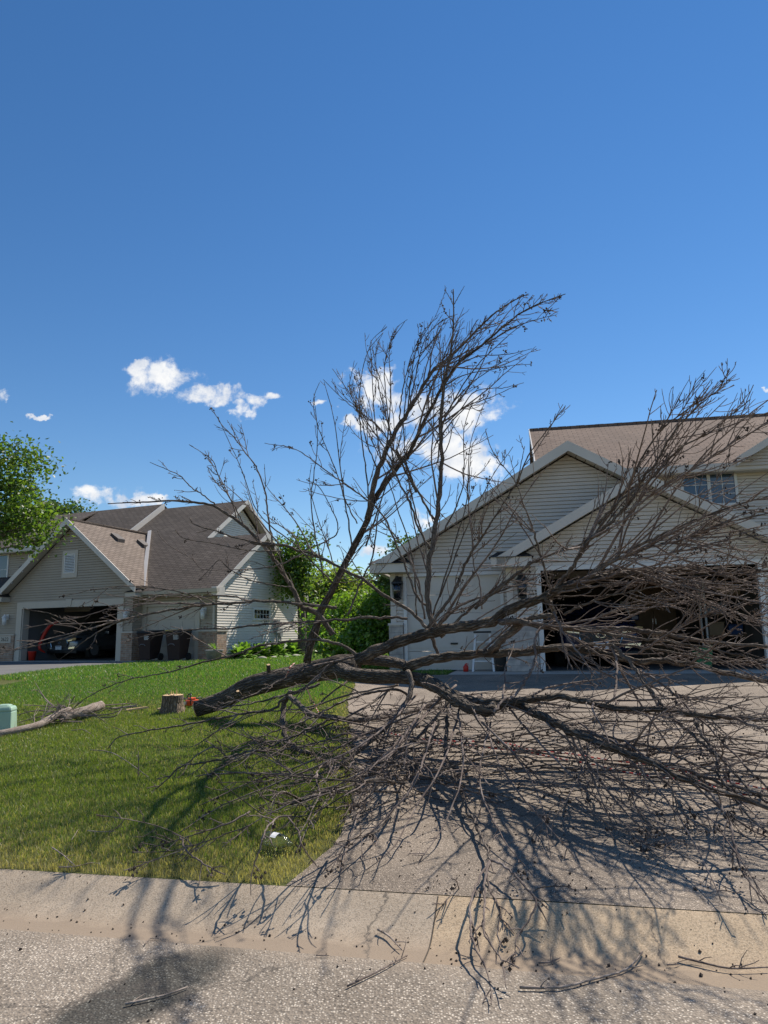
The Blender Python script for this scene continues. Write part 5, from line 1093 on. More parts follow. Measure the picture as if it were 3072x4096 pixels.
# ------------------------------------------------------------------ the fallen tree
CROP = {'T1': (1200, 1100, 1.508), 'T2': (1400, 1700, 2.011), 'T3': (1900, 1600, 1.4155), 'T4': (2000, 2200, 1.5476), 'T5': (1000, 2600, 1.508), 'T6': (2000, 2600, 1.5476),
        'T7': (0, 1700, 1.2762), 'T8': (500, 2000, 2.074), 'T9': (1000, 1700, 1.3825), 'TA': (0, 2600, 1.2762), 'TB': (1500, 3300, 1.0553), 'F': (0, 0, 1.), 'V': (0, 0, .54)}
def L(mode, dep, r, segs, nc, cl, ang=38, up=.15, sd=.45, lean=None):
    """a limb: depth mode Y (distance) or G (height over the ground), photo radii, traced points, side shoots, their length"""
    pts = []
    for cname, pl__ in segs:
        ox, oy, sc = CROP[cname]; pts += [(ox + x / sc, oy + y / sc) for x, y in pl__]
    pts = np.array(pts, float); d = np.r_[0, np.cumsum(np.hypot(*np.diff(pts, axis=0).T))]; d /= d[-1]
    dv = np.interp(d, np.linspace(0, 1, len(dep)), dep); rv = np.interp(d, np.linspace(0, 1, len(r)), r)
    P = []; 
    for (x, y), q in zip(pts, dv):
        if mode == 'Y':
            a_ = at(x, y, q); P.append(at(x, y, q - min(2.3, (.06 + .50 * min(1, max(0, (x - 1850) / 400))) * max(0, a_[2] - 1.3))))   # the crown leans towards the street
        else: P.append(hit(x, y, q))
    P = np.array(P); rw = rv * P[:, 1] / FPX
    n = max(14, min(60, int(len(pts) * 5))); Q = smooth_pts(P, n); tq = np.r_[0, np.cumsum(np.linalg.norm(np.diff(P, axis=0), axis=1))]; tq /= tq[-1]
    R_ = np.interp(np.linspace(0, 1, n), tq, rw)
    return dict(P=Q, r=R_, nc=nc, cl=cl, ang=ang, up=up, sd=sd, lean=lean)
limbs = [
 # --- two big limbs running to the right from the fork
 L('Y', (8.5, 7.6, 7.0), (20, 15, 12, 9), [('T5', [(930, 115), (990, 85), (1150, 45), (1300, 30), (1659, 15)]), ('T4', [(400, 602), (560, 628), (700, 650), (850, 690), (1000, 685), (1200, 712), (1400, 765), (1659, 815)])], 40, .75, 45, .05),
 L('Y', (8.6, 8.0, 7.2, 6.8), (24, 21, 17, 8, 5), [('F', [(1430, 2640)]), ('T9', [(700, 1250), (850, 1190), (1000, 1150), (1200, 1110), (1330, 1090), (1400, 1040), (1500, 990)]), ('T3', [(300, 1150), (400, 1110), (500, 1060), (650, 1020), (800, 990), (1000, 980), (1250, 960), (1659, 968)])], 46, .9, 34, .12),
 # --- fans rising to the right from that limb
 L('Y', (7.6, 6.6), (10, 4), [('T3', [(440, 1100), (600, 1030), (720, 940), (830, 870), (1000, 790), (1200, 700), (1400, 620), (1659, 545)])], 44, .9, 26, .1),
 L('Y', (7.6, 7.0), (11, 7, 2), [('T3', [(440, 1090), (560, 940), (640, 800), (760, 700), (850, 610), (910, 530), (960, 430), (1030, 350), (1100, 220), (1200, 100), (1310, -5), (1420, -80)])], 46, .75, 26, .2),
 L('Y', (7.9, 7.4), (9, 5, 2), [('T3', [(460, 1070), (580, 900), (660, 780), (780, 620), (870, 480), (960, 300), (1050, 180), (1150, 90), (1270, 10), (1380, -60), (1440, -180)])], 40, .7, 25, .2),
 L('Y', (7.1, 6.6), (6, 3), [('T3', [(850, 640), (1000, 540), (1150, 440), (1300, 350), (1430, 260), (1560, 185), (1670, 125)])], 30, .7, 28, .2),
 L('Y', (7.7, 7.5), (7, 4, 1.6), [('T3', [(430, 1100), (400, 980), (360, 850), (320, 700), (270, 580), (235, 470), (140, 350), (90, 270), (60, 180)])], 22, .38, 36, .4),
 L('Y', (7.6, 7.3), (4, 1.5), [('T3', [(240, 470), (300, 320), (400, 180), (440, 130), (510, 35)])], 14, .3, 30, .3),
 L('Y', (7.7, 8.0), (3.4, 1.6), [('T3', [(325, 740), (230, 640), (130, 540), (50, 430)])], 10, .3, 36, .3),
 L('Y', (8.0, 7.4), (8, 4), [('T3', [(0, 1180), (100, 1100), (220, 1000), (350, 910), (500, 850), (620, 810), (760, 730)])], 24, .55, 32, .2),
 L('Y', (7.3, 6.4), (9, 3), [('T3', [(640, 1010), (800, 900), (1000, 830), (1200, 780), (1400, 700), (1659, 640)])], 40, .8, 24, .08),
 L('Y', (7.5, 6.9), (7, 2.5), [('T3', [(700, 700), (830, 560), (960, 480), (1060, 380), (1180, 260), (1320, 190), (1480, 60), (1560, -5)])], 28, .6, 26, .2),
 L('Y', (7.4, 6.2), (6, 2.5), [('T3', [(560, 1040), (760, 1000), (940, 900), (1150, 860), (1400, 800), (1659, 760)])], 36, .8, 26, .05),
 L('Y', (7.5, 6.4), (6, 2), [('T4', [(360, 270), (520, 230), (700, 215), (900, 190), (1100, 170), (1300, 160), (1500, 130), (1659, 90)])], 34, .8, 28, -.05),
 L('Y', (7.5, 6.5), (7, 2), [('T4', [(400, 400), (520, 340), (640, 290), (800, 260), (1000, 220), (1170, 180)])], 26, .7, 30, 0),
 L('Y', (7.3, 6.6), (5, 1.8), [('T4', [(480, 480), (650, 400), (800, 330), (980, 290), (1120, 250), (1270, 225)])], 22, .6, 28, .05),
 L('Y', (7.0, 6.1), (6, 2.0), [('T4', [(860, 640), (1000, 545), (1120, 470), (1240, 410), (1310, 385), (1420, 340)])], 26, .55, 30, .1),
 L('Y', (6.9, 6.0), (5, 2.0), [('T4', [(1180, 700), (1300, 620), (1430, 500), (1540, 430), (1659, 370)])], 22, .5, 30, .1),
 # --- mid limbs across the open garage
 L('Y', (8.0, 7.5, 6.7), (13, 12, 9, 6), [('T9', [(1330, 1250), (1400, 1180), (1500, 1095)]), ('T4', [(0, 445), (120, 440), (240, 468), (480, 488), (700, 490), (900, 500), (1100, 540), (1300, 570), (1659, 600)])], 40, .7, 34, 0),
 L('Y', (7.6, 6.6), (8, 6, 4), [('T4', [(320, 470), (560, 500), (800, 540), (1000, 560), (1250, 600), (1450, 645), (1659, 700)])], 34, .7, 34, 0),
 L('Y', (7.8, 6.8), (7, 4), [('T4', [(200, 600), (400, 600), (600, 585), (850, 600), (1100, 640), (1400, 690), (1659, 680)])], 28, .6, 34, .05),
 L('Y', (8.1, 7.6), (12, 9), [('T9', [(1340, 1260), (1400, 1180), (1500, 1090), (1600, 1060), (1680, 1040)]), ('T3', [(400, 1110)])], 12, .4),
 # --- long grey limbs going right and towards the street
 L('G', (.70, .62, .50, .30), (27, 17, 13, 9), [('T5', [(1060, 185), (1150, 235), (1250, 300), (1400, 370)]), ('T6', [(60, 325), (300, 430), (560, 560), (900, 680), (1200, 830), (1500, 920), (1690, 990)])], 40, .55, 45, -.1),
 L('G', (.66, .70, .70, .55), (20, 13, 10, 9), [('T5', [(1100, 210), (1250, 280), (1500, 320)]), ('T6', [(120, 312), (330, 290), (500, 310), (700, 355), (1000, 370), (1300, 410), (1690, 428)])], 44, .7, 40, -.05),
 L('G', (.55, .40, .25), (8, 9, 7), [('T6', [(560, 520), (750, 590), (950, 690), (1150, 740), (1400, 830), (1690, 910)])], 24, .5, 42, -.1),
 L('G', (.50, .35), (7, 5, 4), [('T6', [(400, 470), (620, 530), (900, 590), (1150, 680), (1300, 745), (1500, 760), (1690, 800)])], 24, .5, 42, -.1),
 L('Y', (7.2, 5.0), (10, 8, 6), [('T4', [(700, 590), (760, 650), (830, 730), (900, 830), (980, 925)]), ('T6', [(1000, 330), (1100, 440), (1230, 560), (1400, 700), (1550, 870), (1690, 960)])], 26, .5, 40, -.15),
 L('Y', (7.0, 5.4), (6, 4), [('T6', [(870, 130), (1040, 240), (1200, 390), (1350, 540), (1500, 700), (1659, 860)])], 22, .45, 40, -.1),
 L('G', (.65, .55), (7, 6), [('T6', [(1340, 400), (1440, 420), (1540, 460), (1690, 500)])], 12, .5, 40, -.1),
 L('G', (.62, .35, .12), (9, 4), [('T6', [(1200, 380), (1235, 500), (1330, 640), (1360, 780), (1430, 880), (1560, 1050), (1659, 1130)])], 14, .35),
 # --- limbs dropping from the right-hand limbs to the asphalt
 L('Y', (7.6, 6.3), (5, 7, 6), [('T4', [(345, 440), (250, 482), (213, 560), (222, 640), (200, 730), (130, 850), (60, 925)]), ('T6', [(30, 300), (-40, 390)])], 16, .32, 45, -.3),
 L('Y', (7.2, 6.2), (5, 5, 3), [('T4', [(330, 385), (380, 480), (450, 590), (520, 680), (572, 770)])], 12, .28, 45, -.3),
 L('Y', (7.0, 6.6), (5, 3), [('T4', [(372, 440), (385, 560), (410, 650), (450, 740)])], 9, .22, 45, -.3),
 L('Y', (7.2, 5.8), (6, 5, 3), [('T4', [(690, 600), (722, 690), (720, 800), (708, 929)]), ('T6', [(720, 320), (722, 420), (700, 520), (740, 590)])], 14, .3, 45, -.3),
 L('G', (.45, .30, .06), (4, 3, 1.6), [('T6', [(530, 560), (540, 650), (500, 760), (440, 880), (400, 960), (330, 1060), (312, 1175)])], 16, .24, 42, -.3),
 L('G', (.45, .25, .05), (4, 3, 1.6), [('T6', [(660, 520), (680, 650), (720, 750), (760, 840), (830, 880)])], 12, .24, 42, -.3),
 L('G', (.42, .30, .10), (5, 4, 2.2), [('T6', [(935, 700), (985, 790), (1060, 850), (1085, 930), (1100, 1000), (1130, 1060)])], 14, .26, 42, -.3),
 L('G', (.36, .25, .12, .05), (7, 6, 5, 3), [('T6', [(1265, 850), (1340, 930), (1400, 1020), (1440, 1140), (1470, 1280), (1500, 1370), (1560, 1460), (1659, 1570)])], 22, .32, 42, -.3),
 L('G', (.20, .10, .04), (4, 3, 1.5), [('T6', [(470, 915), (560, 1000), (680, 1080), (800, 1140), (900, 1200), (1100, 1250)])], 12, .25, 42, -.2),
 L('G', (.20, .12, .04), (3.4, 2), [('T6', [(935, 1155), (1010, 1130), (1100, 1108), (1240, 1080), (1300, 1090)])], 10, .22, 42, 0),
 L('G', (.24, .12, .04), (3.4, 2.4, 1.6), [('T6', [(875, 1030), (930, 1080), (1000, 1140), (1060, 1230), (1160, 1290), (1230, 1330)])], 12, .25, 42, 0),
 # --- the limbs hanging down to the curb
 L('Y', (8.2, 6.4, 4.6), (9, 9, 9, 6), [('T5', [(1110, 200), (1165, 245), (1190, 300), (1190, 400), (1186, 500), (1180, 640), (1220, 740), (1270, 840), (1310, 970), (1370, 1060), (1420, 1180), (1450, 1270)])], 22, .5, 42, -.2),
 L('Y', (4.6, 3.9, 3.35), (6, 5, 2), [('T5', [(1450, 1270)]), ('TB', [(440, 225), (405, 330), (402, 400), (410, 480), (460, 590), (488, 680), (490, 760)])], 16, .22, 40, -.2),
 L('Y', (4.6, 3.9, 3.4), (6, 5, 2), [('T5', [(1450, 1270)]), ('TB', [(466, 215), (462, 330), (465, 460), (530, 560), (545, 630), (555, 692)])], 16, .2, 40, -.2),
 L('Y', (4.6, 4.1, 3.8), (6, 4.5, 2), [('T5', [(1450, 1270)]), ('TB', [(520, 160), (590, 210), (640, 270), (680, 320), (650, 400), (600, 470), (590, 580)])], 18, .2, 42, -.1),
 L('Y', (4.6, 4.0), (6, 4, 2), [('T5', [(1450, 1270)]), ('TB', [(472, 200), (490, 300), (530, 400), (518, 480), (540, 550)])], 18, .18, 45, -.1),
 L('Y', (4.6, 4.2), (4, 2), [('TB', [(500, 300), (560, 380), (640, 320), (690, 268), (830, 258)])], 12, .16, 42, .2),
 L('Y', (4.7, 4.2), (4, 1.6), [('TB', [(450, 230), (380, 360), (340, 430), (280, 480), (250, 540)])], 12, .2, 42, 0),
 L('Y', (8.3, 7.2, 6.1), (11, 9, 7, 5), [('T5', [(950, 130), (975, 190), (965, 260), (940, 320), (860, 420), (760, 520), (640, 620), (520, 710), (430, 770), (300, 850), (150, 920), (0, 975)]), ('TA', [(1180, 880), (1100, 910)])], 34, .55, 40, 0),
 L('G', (.22, .14, .06), (5, 3, 1.6), [('T5', [(0, 975)]), ('TA', [(1180, 880), (1050, 925), (950, 955), (860, 985), (750, 1012)])], 18, .3, 38, .15),
 L('Y', (8.0, 6.9, 5.9), (8, 7, 5, 3), [('T5', [(1165, 365), (1080, 450), (1020, 520), (900, 610), (800, 690), (680, 810), (590, 890), (440, 960), (250, 1010), (100, 1040), (0, 1062)])], 30, .5, 40, 0),
 L('G', (.20, .12, .05), (3.4, 2.4, 1.4), [('TA', [(1276, 895), (1180, 930), (1100, 960), (950, 1010), (830, 1030), (660, 1032)])], 16, .28, 38, .15),
 L('Y', (7.9, 5.7), (6, 5, 2), [('T5', [(1150, 420), (1080, 560), (1000, 700), (930, 830), (850, 930), (790, 1000), (720, 1090), (690, 1160), (645, 1250)])], 22, .38, 40, -.1),
 L('Y', (7.6, 5.6), (5, 3), [('T5', [(1080, 560), (1040, 640), (980, 720), (900, 860), (820, 990), (700, 1100), (520, 1190)])], 20, .38, 40, -.1),
 L('Y', (8.4, 7.2), (6, 5, 2), [('T5', [(950, 275), (905, 242), (800, 245), (700, 262), (560, 312), (440, 370), (300, 440), (150, 490), (0, 548), (-130, 600)])], 26, .45, 38, .05),
 L('Y', (8.8, 8.0), (7, 5, 3), [('T5', [(640, 40), (540, 60), (470, 95), (400, 180), (300, 242), (140, 290), (0, 322), (-200, 350)])], 22, .45, 38, 0),
 L('Y', (9.2, 8.6), (6, 3), [('T5', [(275, 148), (160, 195), (60, 250), (-40, 290), (-180, 330)])], 14, .4, 38, 0),
 L('G', (.55, .25, .05, .04), (11, 11, 9, 7), [('T5', [(245, 250), (200, 350), (200, 470), (235, 555), (300, 605), (380, 625)])], 12, .4, 40, 0),
 L('G', (.52, .30, .20, .25), (11, 10, 9, 6), [('T5', [(240, 280), (330, 360), (440, 402), (650, 420), (900, 385), (1150, 312)])], 22, .5, 40, .1),
 L('G', (.16, .18, .12), (4.5, 4.5, 3), [('T5', [(440, 765), (330, 752), (200, 748), (0, 745), (-100, 740)]), ('TA', [(1000, 645)])], 16, .35, 36, .1),
 L('G', (.35, .30, .10), (6, 4, 2.4), [('T5', [(700, 560), (560, 640), (430, 700), (400, 780), (420, 860), (380, 960), (330, 1060), (290, 1130)])], 20, .35, 42, 0),
 L('G', (.30, .30, .04), (4.5, 4, 1.8), [('T5', [(250, 1000), (170, 1010), (100, 1080), (60, 1200), (10, 1350), (5, 1480)])], 12, .2, 40, 0),
 L('G', (.30, .25, .04), (4, 3.5, 1.8), [('T5', [(230, 1010), (290, 1090), (310, 1170), (370, 1260), (410, 1310)])], 8, .2, 40, 0),
 L('G', (.12, .10, .04), (4.5, 4, 2.5), [('TA', [(920, 950), (950, 1020), (1000, 1065), (1080, 1115), (1150, 1147)])], 12, .2, 40, .2),
 # --- left-hand sweeps over the lawn
 L('Y', (8.9, 8.4), (7, 5, 2.5), [('T5', [(420, 200), (200, 290)]), ('TA', [(1400, 300), (1200, 332), (1000, 372), (850, 396), (650, 432), (590, 455), (550, 505)])], 24, .4, 38, 0),
 L('Y', (7.6, 6.5), (6, 4.5, 2), [('T5', [(480, 420), (300, 500), (100, 590)]), ('TA', [(1200, 535), (1100, 565), (1000, 582), (930, 590), (850, 662), (780, 722), (730, 790), (705, 842)])], 26, .4, 36, .05),
 L('Y', (7.9, 7.3), (5, 3), [('T5', [(600, 500), (400, 560), (200, 600), (0, 620)]), ('TA', [(1180, 560), (1100, 495), (1000, 540), (940, 600)])], 20, .4, 36, .05),
 L('Y', (9.0, 9.2, 9.0), (8, 6, 3, 2), [('T9', [(600, 1278), (500, 1212), (350, 1192), (200, 1197)]), ('T7', [(1300, 1135), (1190, 1175), (1040, 1210), (870, 1260), (700, 1290), (560, 1332), (440, 1395), (380, 1440)])], 26, .4, 36, .15),
 L('Y', (8.9, 8.6, 8.2), (7, 6, 4, 1.6), [('T9', [(870, 1070), (700, 1062), (500, 1078), (300, 1090), (120, 1100), (0, 1110)]), ('T7', [(1180, 1040), (1000, 1042), (800, 1062), (620, 1110)])], 26, .45, 32, .05),
 L('Y', (9.2, 8.8, 8.2), (8, 6.5, 4, 1.4), [('T9', [(480, 1010), (300, 990), (150, 975), (0, 975)]), ('T7', [(1250, 905), (1080, 915), (900, 940), (740, 970), (600, 1000), (450, 1042), (350, 1082), (220, 1120), (60, 1150), (-40, 1165)])], 34, .5, 32, .05),
 L('Y', (8.8, 8.4), (4.5, 2.6, 1.2), [('T7', [(1080, 915), (850, 910), (700, 916), (600, 925), (480, 960), (400, 985), (240, 1015), (120, 1040)])], 18, .3, 32, .05),
 L('Y', (8.8, 8.5), (4, 2.4, 1.2), [('T7', [(1060, 918), (960, 862), (800, 832), (650, 822), (480, 840), (400, 858), (300, 876)])], 16, .24, 34, .1),
 L('Y', (8.6, 8.3), (3.6, 1.4), [('T7', [(640, 990), (550, 1030), (460, 1082), (380, 1142), (295, 1202)])], 5, .2, 34, 0),
 L('Y', (8.4, 8.1), (2.4, 1.4), [('T7', [(470, 1048), (400, 1018), (320, 990), (250, 962), (160, 945), (118, 933)])], 5, .18, 34, 0),
 L('Y', (9.2, 8.9), (4, 1.6), [('T7', [(1300, 900), (1150, 870), (1000, 880), (900, 865), (760, 885), (600, 920)])], 14, .3, 34, 0),
 # --- long arching limb up to the left
 L('Y', (8.8, 8.6, 8.6), (9, 8, 5, 3), [('T9', [(1040, 1285), (1010, 1190), (960, 1100), (850, 1005), (720, 930), (640, 862), (500, 790), (370, 722), (270, 692), (150, 658), (0, 652)]), ('T8', [(1250, 385), (1050, 342), (850, 292), (700, 240), (570, 200), (540, 150)])], 34, .45, 36, .15),
 L('Y', (9.3, 9.0, 8.8), (12, 8, 5, 1.8), [('F', [(1330, 2540)]), ('T7', [(1620, 960), (1540, 930), (1500, 850), (1420, 720), (1340, 610), (1240, 510), (1170, 460), (1080, 410), (920, 388), (750, 392), (600, 398), (550, 402)])], 30, .45, 36, .2),
 L('Y', (9.1, 8.9, 8.8), (5, 3.5, 1.5), [('T7', [(1400, 640), (1370, 480), (1350, 330), (1310, 220), (1260, 150), (1190, 60), (1130, -5)]), ('F', [(845, 1628)])], 24, .35, 32, .25),
 L('Y', (9.0, 8.9), (3.6, 1.4), [('T7', [(1100, 410), (1040, 360), (980, 320), (920, 260), (860, 230), (765, 190)])], 12, .3, 34, .2),
 L('Y', (9.0, 8.8), (3.6, 1.4), [('T7', [(1250, 520), (1200, 420), (1130, 300), (1090, 190), (1030, 140), (965, 100)])], 16, .3, 34, .25),
 L('Y', (9.0, 8.8), (4, 2, 1.2), [('T8', [(1480, 440), (1300, 530), (1100, 570), (800, 580), (640, 572), (560, 492), (370, 380), (290, 300), (262, 242)])], 12, .25, 36, 0),
 L('Y', (8.9, 8.7), (3.4, 1.4), [('T8', [(1300, 425), (1100, 425), (960, 410), (750, 362), (500, 322), (410, 250)])], 10, .25, 36, .1),
 L('Y', (8.9, 8.8), (4, 1.6), [('T8', [(1659, 495), (1480, 440), (1420, 330), (1340, 250), (1200, 150), (1140, 90)])], 12, .25, 36, .1),
 L('Y', (8.9, 8.6), (3.6, 1.5), [('T8', [(1380, 720), (1200, 700), (1000, 650), (850, 560), (780, 500), (660, 620)])], 12, .3, 36, .1),
 L('Y', (9.1, 8.7), (3.8, 1.6), [('T9', [(290, 700), (480, 600), (440, 440), (370, 330), (320, 310)]), ], 8, .25, 36, .1),
 # --- uprights
 L('Y', (9.4, 9.0, 8.6, 8.2), (16, 13, 8.5, 5.5, 1.6), [('F', [(1228, 2650)]), ('T9', [(350, 1150), (400, 1020), (460, 900), (540, 750), (600, 630), (650, 520), (700, 400), (790, 270), (880, 150)]), ('T1', [(640, 1120), (720, 950), (800, 790), (880, 640), (960, 530), (1100, 420), (1230, 310), (1330, 230), (1450, 170), (1600, 115)])], 95, .8, 32, .15, .4, (.45, 0, .1)),
 L('Y', (8.9, 8.7, 8.5), (13, 9, 5.5, 1.8), [('T9', [(650, 520)]), ('T1', [(450, 1250), (510, 1080), (590, 920), (680, 780), (760, 640), (820, 560), (920, 480), (1020, 380), (1150, 250), (1280, 160), (1375, 115)])], 60, .7, 34, .25, .4, (.3, 0, .2)),
 L('Y', (8.4, 8.5, 8.5), (12, 9.5, 7, 2.2), [('T9', [(1070, 1170), (1010, 1090), (985, 1000), (985, 800), (1020, 600), (1040, 450), (1060, 200)]), ('T1', [(860, 1150), (850, 950), (860, 750), (880, 600), (910, 450), (925, 300), (925, 85)])], 75, .6, 36, .3, .4, (.2, 0, .3)),
 L('Y', (8.4, 8.6), (2.5, 1.2), [('T1', [(925, 180), (905, 140), (880, 100), (874, 62)])], 1, .1), L('Y', (8.4, 8.5), (2.5, 1.2), [('T1', [(925, 185), (955, 130), (992, 66)])], 1, .1),
 L('Y', (8.4, 8.5), (4.5, 1.5), [('T1', [(880, 600), (900, 500), (930, 400), (962, 320)])], 4, .1),
 L('Y', (8.5, 8.9), (6, 4, 1.4), [('T9', [(985, 1000), (930, 960), (850, 760), (800, 640), (720, 480), (600, 380), (460, 280), (340, 190), (240, 130), (80, 100)])], 26, .4, 36, .3),
 L('Y', (8.5, 8.7, 8.8), (6, 4, 1.4), [('T2', [(690, 780), (610, 650), (530, 500), (460, 350), (370, 200)]), ('T1', [(700, 1310), (640, 1180), (560, 1050), (480, 920), (350, 820), (260, 750), (140, 630)])], 34, .45, 34, .35),
 L('Y', (8.5, 8.8), (6, 4, 1.4), [('T2', [(640, 1000), (540, 800), (490, 650), (380, 430), (300, 280)]), ('T1', [(580, 1200), (520, 1060), (440, 940), (350, 800), (290, 700), (195, 565)])], 34, .45, 34, .35),
 L('Y', (8.4, 8.1, 8.0), (9, 7, 4, 1.6), [('T2', [(620, 1640), (700, 1530), (800, 1400), (880, 1230), (940, 1090), (1050, 920), (1150, 770), (1240, 620), (1340, 460), (1380, 300), (1405, 170)])], 34, .4, 34, .3),
 L('Y', (8.2, 8.0), (4, 2.4, 1.2), [('T2', [(1060, 1480), (1040, 1250), (1000, 1150), (985, 1000), (985, 850), (950, 600), (960, 400), (975, 200), (1020, 90)])], 24, .28, 34, .4),
 L('Y', (8.4, 8.0), (7, 6, 5), [('T2', [(820, 1610), (1000, 1450), (1150, 1330), (1300, 1230), (1450, 1110), (1609, 1040)])], 20, .4, 34, .2),
 L('Y', (8.5, 8.2), (5, 3), [('T2', [(600, 1560), (570, 1350), (520, 1180), (440, 1000), (330, 850), (240, 760)])], 22, .4, 34, .3),
 L('Y', (8.5, 8.0), (6, 4), [('T2', [(700, 1640), (850, 1480), (1010, 1400), (1150, 1360), (1330, 1290), (1500, 1230)])], 22, .4, 34, .15),
 L('Y', (9.0, 8.9), (3.4, 1.4), [('T1', [(345, 1500), (270, 1350), (220, 1190), (150, 1020), (105, 900), (80, 760), (118, 648)])], 12, .25, 34, .3),
 L('Y', (8.9, 8.8), (4, 2.4, 1.2), [('T1', [(490, 1150), (470, 1000), (450, 850), (440, 700), (430, 500), (430, 400), (525, 310)])], 22, .3, 28, .4), L('Y', (8.9, 8.7), (4, 2.4, 1.2), [('T1', [(520, 1080), (540, 850), (545, 650), (538, 500), (545, 400), (580, 320), (648, 268)])], 22, .3, 28, .4),
 L('Y', (8.8, 8.7), (4, 2.4, 1.2), [('T1', [(600, 900), (610, 750), (640, 600), (680, 470), (720, 380), (760, 320), (828, 258)])], 22, .3, 28, .4), L('Y', (8.9, 8.6), (4, 2.2, 1.2), [('T1', [(660, 790), (700, 600), (730, 450), (780, 350), (850, 280), (952, 235)])], 20, .3, 28, .4),
 L('Y', (9.0, 8.9), (4, 2.4, 1.2), [('T1', [(470, 1180), (400, 1000), (370, 860), (300, 700), (310, 600), (328, 516)])], 22, .3, 32, .4), L('Y', (8.9, 8.8), (4, 2.2, 1.2), [('T1', [(560, 980), (520, 860), (480, 700), (460, 560), (460, 440), (500, 350)])], 18, .28, 30, .4),
 L('Y', (9.1, 9.0), (3, 1.3), [('T9', [(480, 850), (440, 700), (370, 500), (330, 330), (340, 220)])], 14, .3, 32, .3), L('Y', (9.2, 9.4), (5, 3), [('T9', [(540, 1050), (600, 900), (680, 720), (700, 560), (720, 440)])], 18, .35, 32, .3),
 L('Y', (8.3, 8.1), (3.6, 1.3), [('T1', [(870, 900), (960, 820), (1060, 700), (1230, 680), (1350, 650)])], 10, .22, 28, .1), L('Y', (8.4, 8.1), (3.2, 1.3), [('T1', [(880, 660), (1000, 600), (1150, 570), (1280, 545), (1398, 538)])], 12, .22, 26, .1),
 L('Y', (8.4, 8.2), (3.4, 1.3), [('T1', [(960, 540), (1080, 490), (1230, 480), (1300, 470), (1398, 445)])], 12, .22, 26, .1), L('Y', (8.3, 8.1), (3.6, 1.3), [('T1', [(1120, 420), (1240, 340), (1360, 290), (1460, 260), (1550, 240)])], 14, .25, 26, .15),
 # --- more slim limbs hanging from the fork to the grass and asphalt
 L('G', (.62, .40, .15, .04), (5, 4, 2), [('V', [(985, 1480), (900, 1560), (820, 1640), (740, 1700), (680, 1760), (640, 1840)])], 18, .35, 40, -.05),
 L('G', (.62, .35, .12, .03), (5, 4, 2), [('V', [(960, 1500), (870, 1600), (800, 1700), (760, 1800), (735, 1890)])], 18, .3, 40, -.05),
 L('G', (.62, .40, .15, .03), (5, 4, 2), [('V', [(1000, 1500), (960, 1640), (900, 1740), (850, 1830), (790, 1880)])], 18, .3, 40, -.05),
 L('G', (.60, .40, .18, .04), (5, 4, 2), [('V', [(1040, 1500), (1060, 1600), (1110, 1700), (1180, 1780), (1240, 1850)])], 18, .3, 40, -.05),
 L('G', (.60, .40, .20, .04), (5, 4, 2), [('V', [(1100, 1530), (1180, 1620), (1260, 1700), (1330, 1760), (1420, 1850)])], 18, .3, 40, -.05),
 L('G', (.55, .40, .20, .05), (5, 4, 2), [('V', [(1250, 1560), (1360, 1640), (1450, 1740), (1520, 1860), (1560, 1950)])], 18, .3, 40, -.05),
 L('G', (.55, .40, .20, .05), (5, 4, 2), [('V', [(1350, 1600), (1450, 1680), (1560, 1800), (1659, 1950)])], 18, .3, 40, -.05),
 L('G', (.55, .30, .12, .03), (5, 4, 2), [('V', [(1060, 1560), (1035, 1680), (1080, 1800), (1150, 1890)])], 18, .3, 40, -.05),
 L('G', (.50, .25, .10, .03), (5, 4, 2), [('V', [(900, 1540), (780, 1590), (660, 1650), (540, 1690), (430, 1740)])], 18, .35, 40, 0),
 L('Y', (8.6, 8.5), (4.2, 2.6, 1.4), [('V', [(700,1250),(672,1090),(686,960),(678,850)])], 16, .28, 34, .3),
 L('Y', (8.6, 8.5), (4.2, 2.6, 1.4), [('V', [(760,1180),(740,1050),(722,910),(700,825)])], 16, .28, 34, .3),
 L('Y', (8.6, 8.5), (4.2, 2.6, 1.4), [('V', [(800,1100),(788,1000),(776,880),(790,770),(828,718)])], 16, .28, 34, .3),
 L('Y', (8.6, 8.5), (4.2, 2.6, 1.4), [('V', [(850,1000),(838,900),(830,800),(842,745),(874,695)])], 16, .28, 34, .3),
 L('Y', (8.6, 8.5), (4.2, 2.6, 1.4), [('V', [(880,900),(888,820),(900,755),(932,695)])], 16, .28, 34, .3),
 L('Y', (8.6, 8.5), (4.2, 2.6, 1.4), [('V', [(900,1330),(892,1210),(856,1090),(808,960),(742,830)])], 16, .28, 34, .3),
 L('Y', (8.6, 8.5), (4.2, 2.6, 1.4), [('V', [(935,1330),(975,1200),(1008,1080),(1016,960),(1058,840)])], 16, .28, 34, .3),
 L('Y', (8.6, 8.5), (4.2, 2.6, 1.4), [('V', [(950,1290),(1008,1140),(1060,1035),(1108,965)])], 16, .28, 34, .3),
 L('Y', (8.6, 8.5), (4.2, 2.6, 1.4), [('V', [(960,1150),(1000,1050),(1002,930),(1022,865)])], 16, .28, 34, .3),
 L('Y', (8.6, 8.5), (4.2, 2.6, 1.4), [('V', [(920,1180),(884,1050),(872,900),(900,785),(956,708)])], 16, .28, 34, .3),
 L('Y', (8.6, 8.5), (4.2, 2.6, 1.4), [('V', [(945,1000),(962,900),(1010,835),(1080,785),(1128,760)])], 16, .28, 34, .3),
 L('Y', (8.6, 8.5), (4.2, 2.6, 1.4), [('V', [(960,900),(1022,800),(1098,725),(1148,688)])], 16, .28, 34, .3),
 L('Y', (8.6, 8.5), (4.2, 2.6, 1.4), [('V', [(940,960),(1000,885),(1068,855),(1118,832)])], 16, .28, 34, .3),
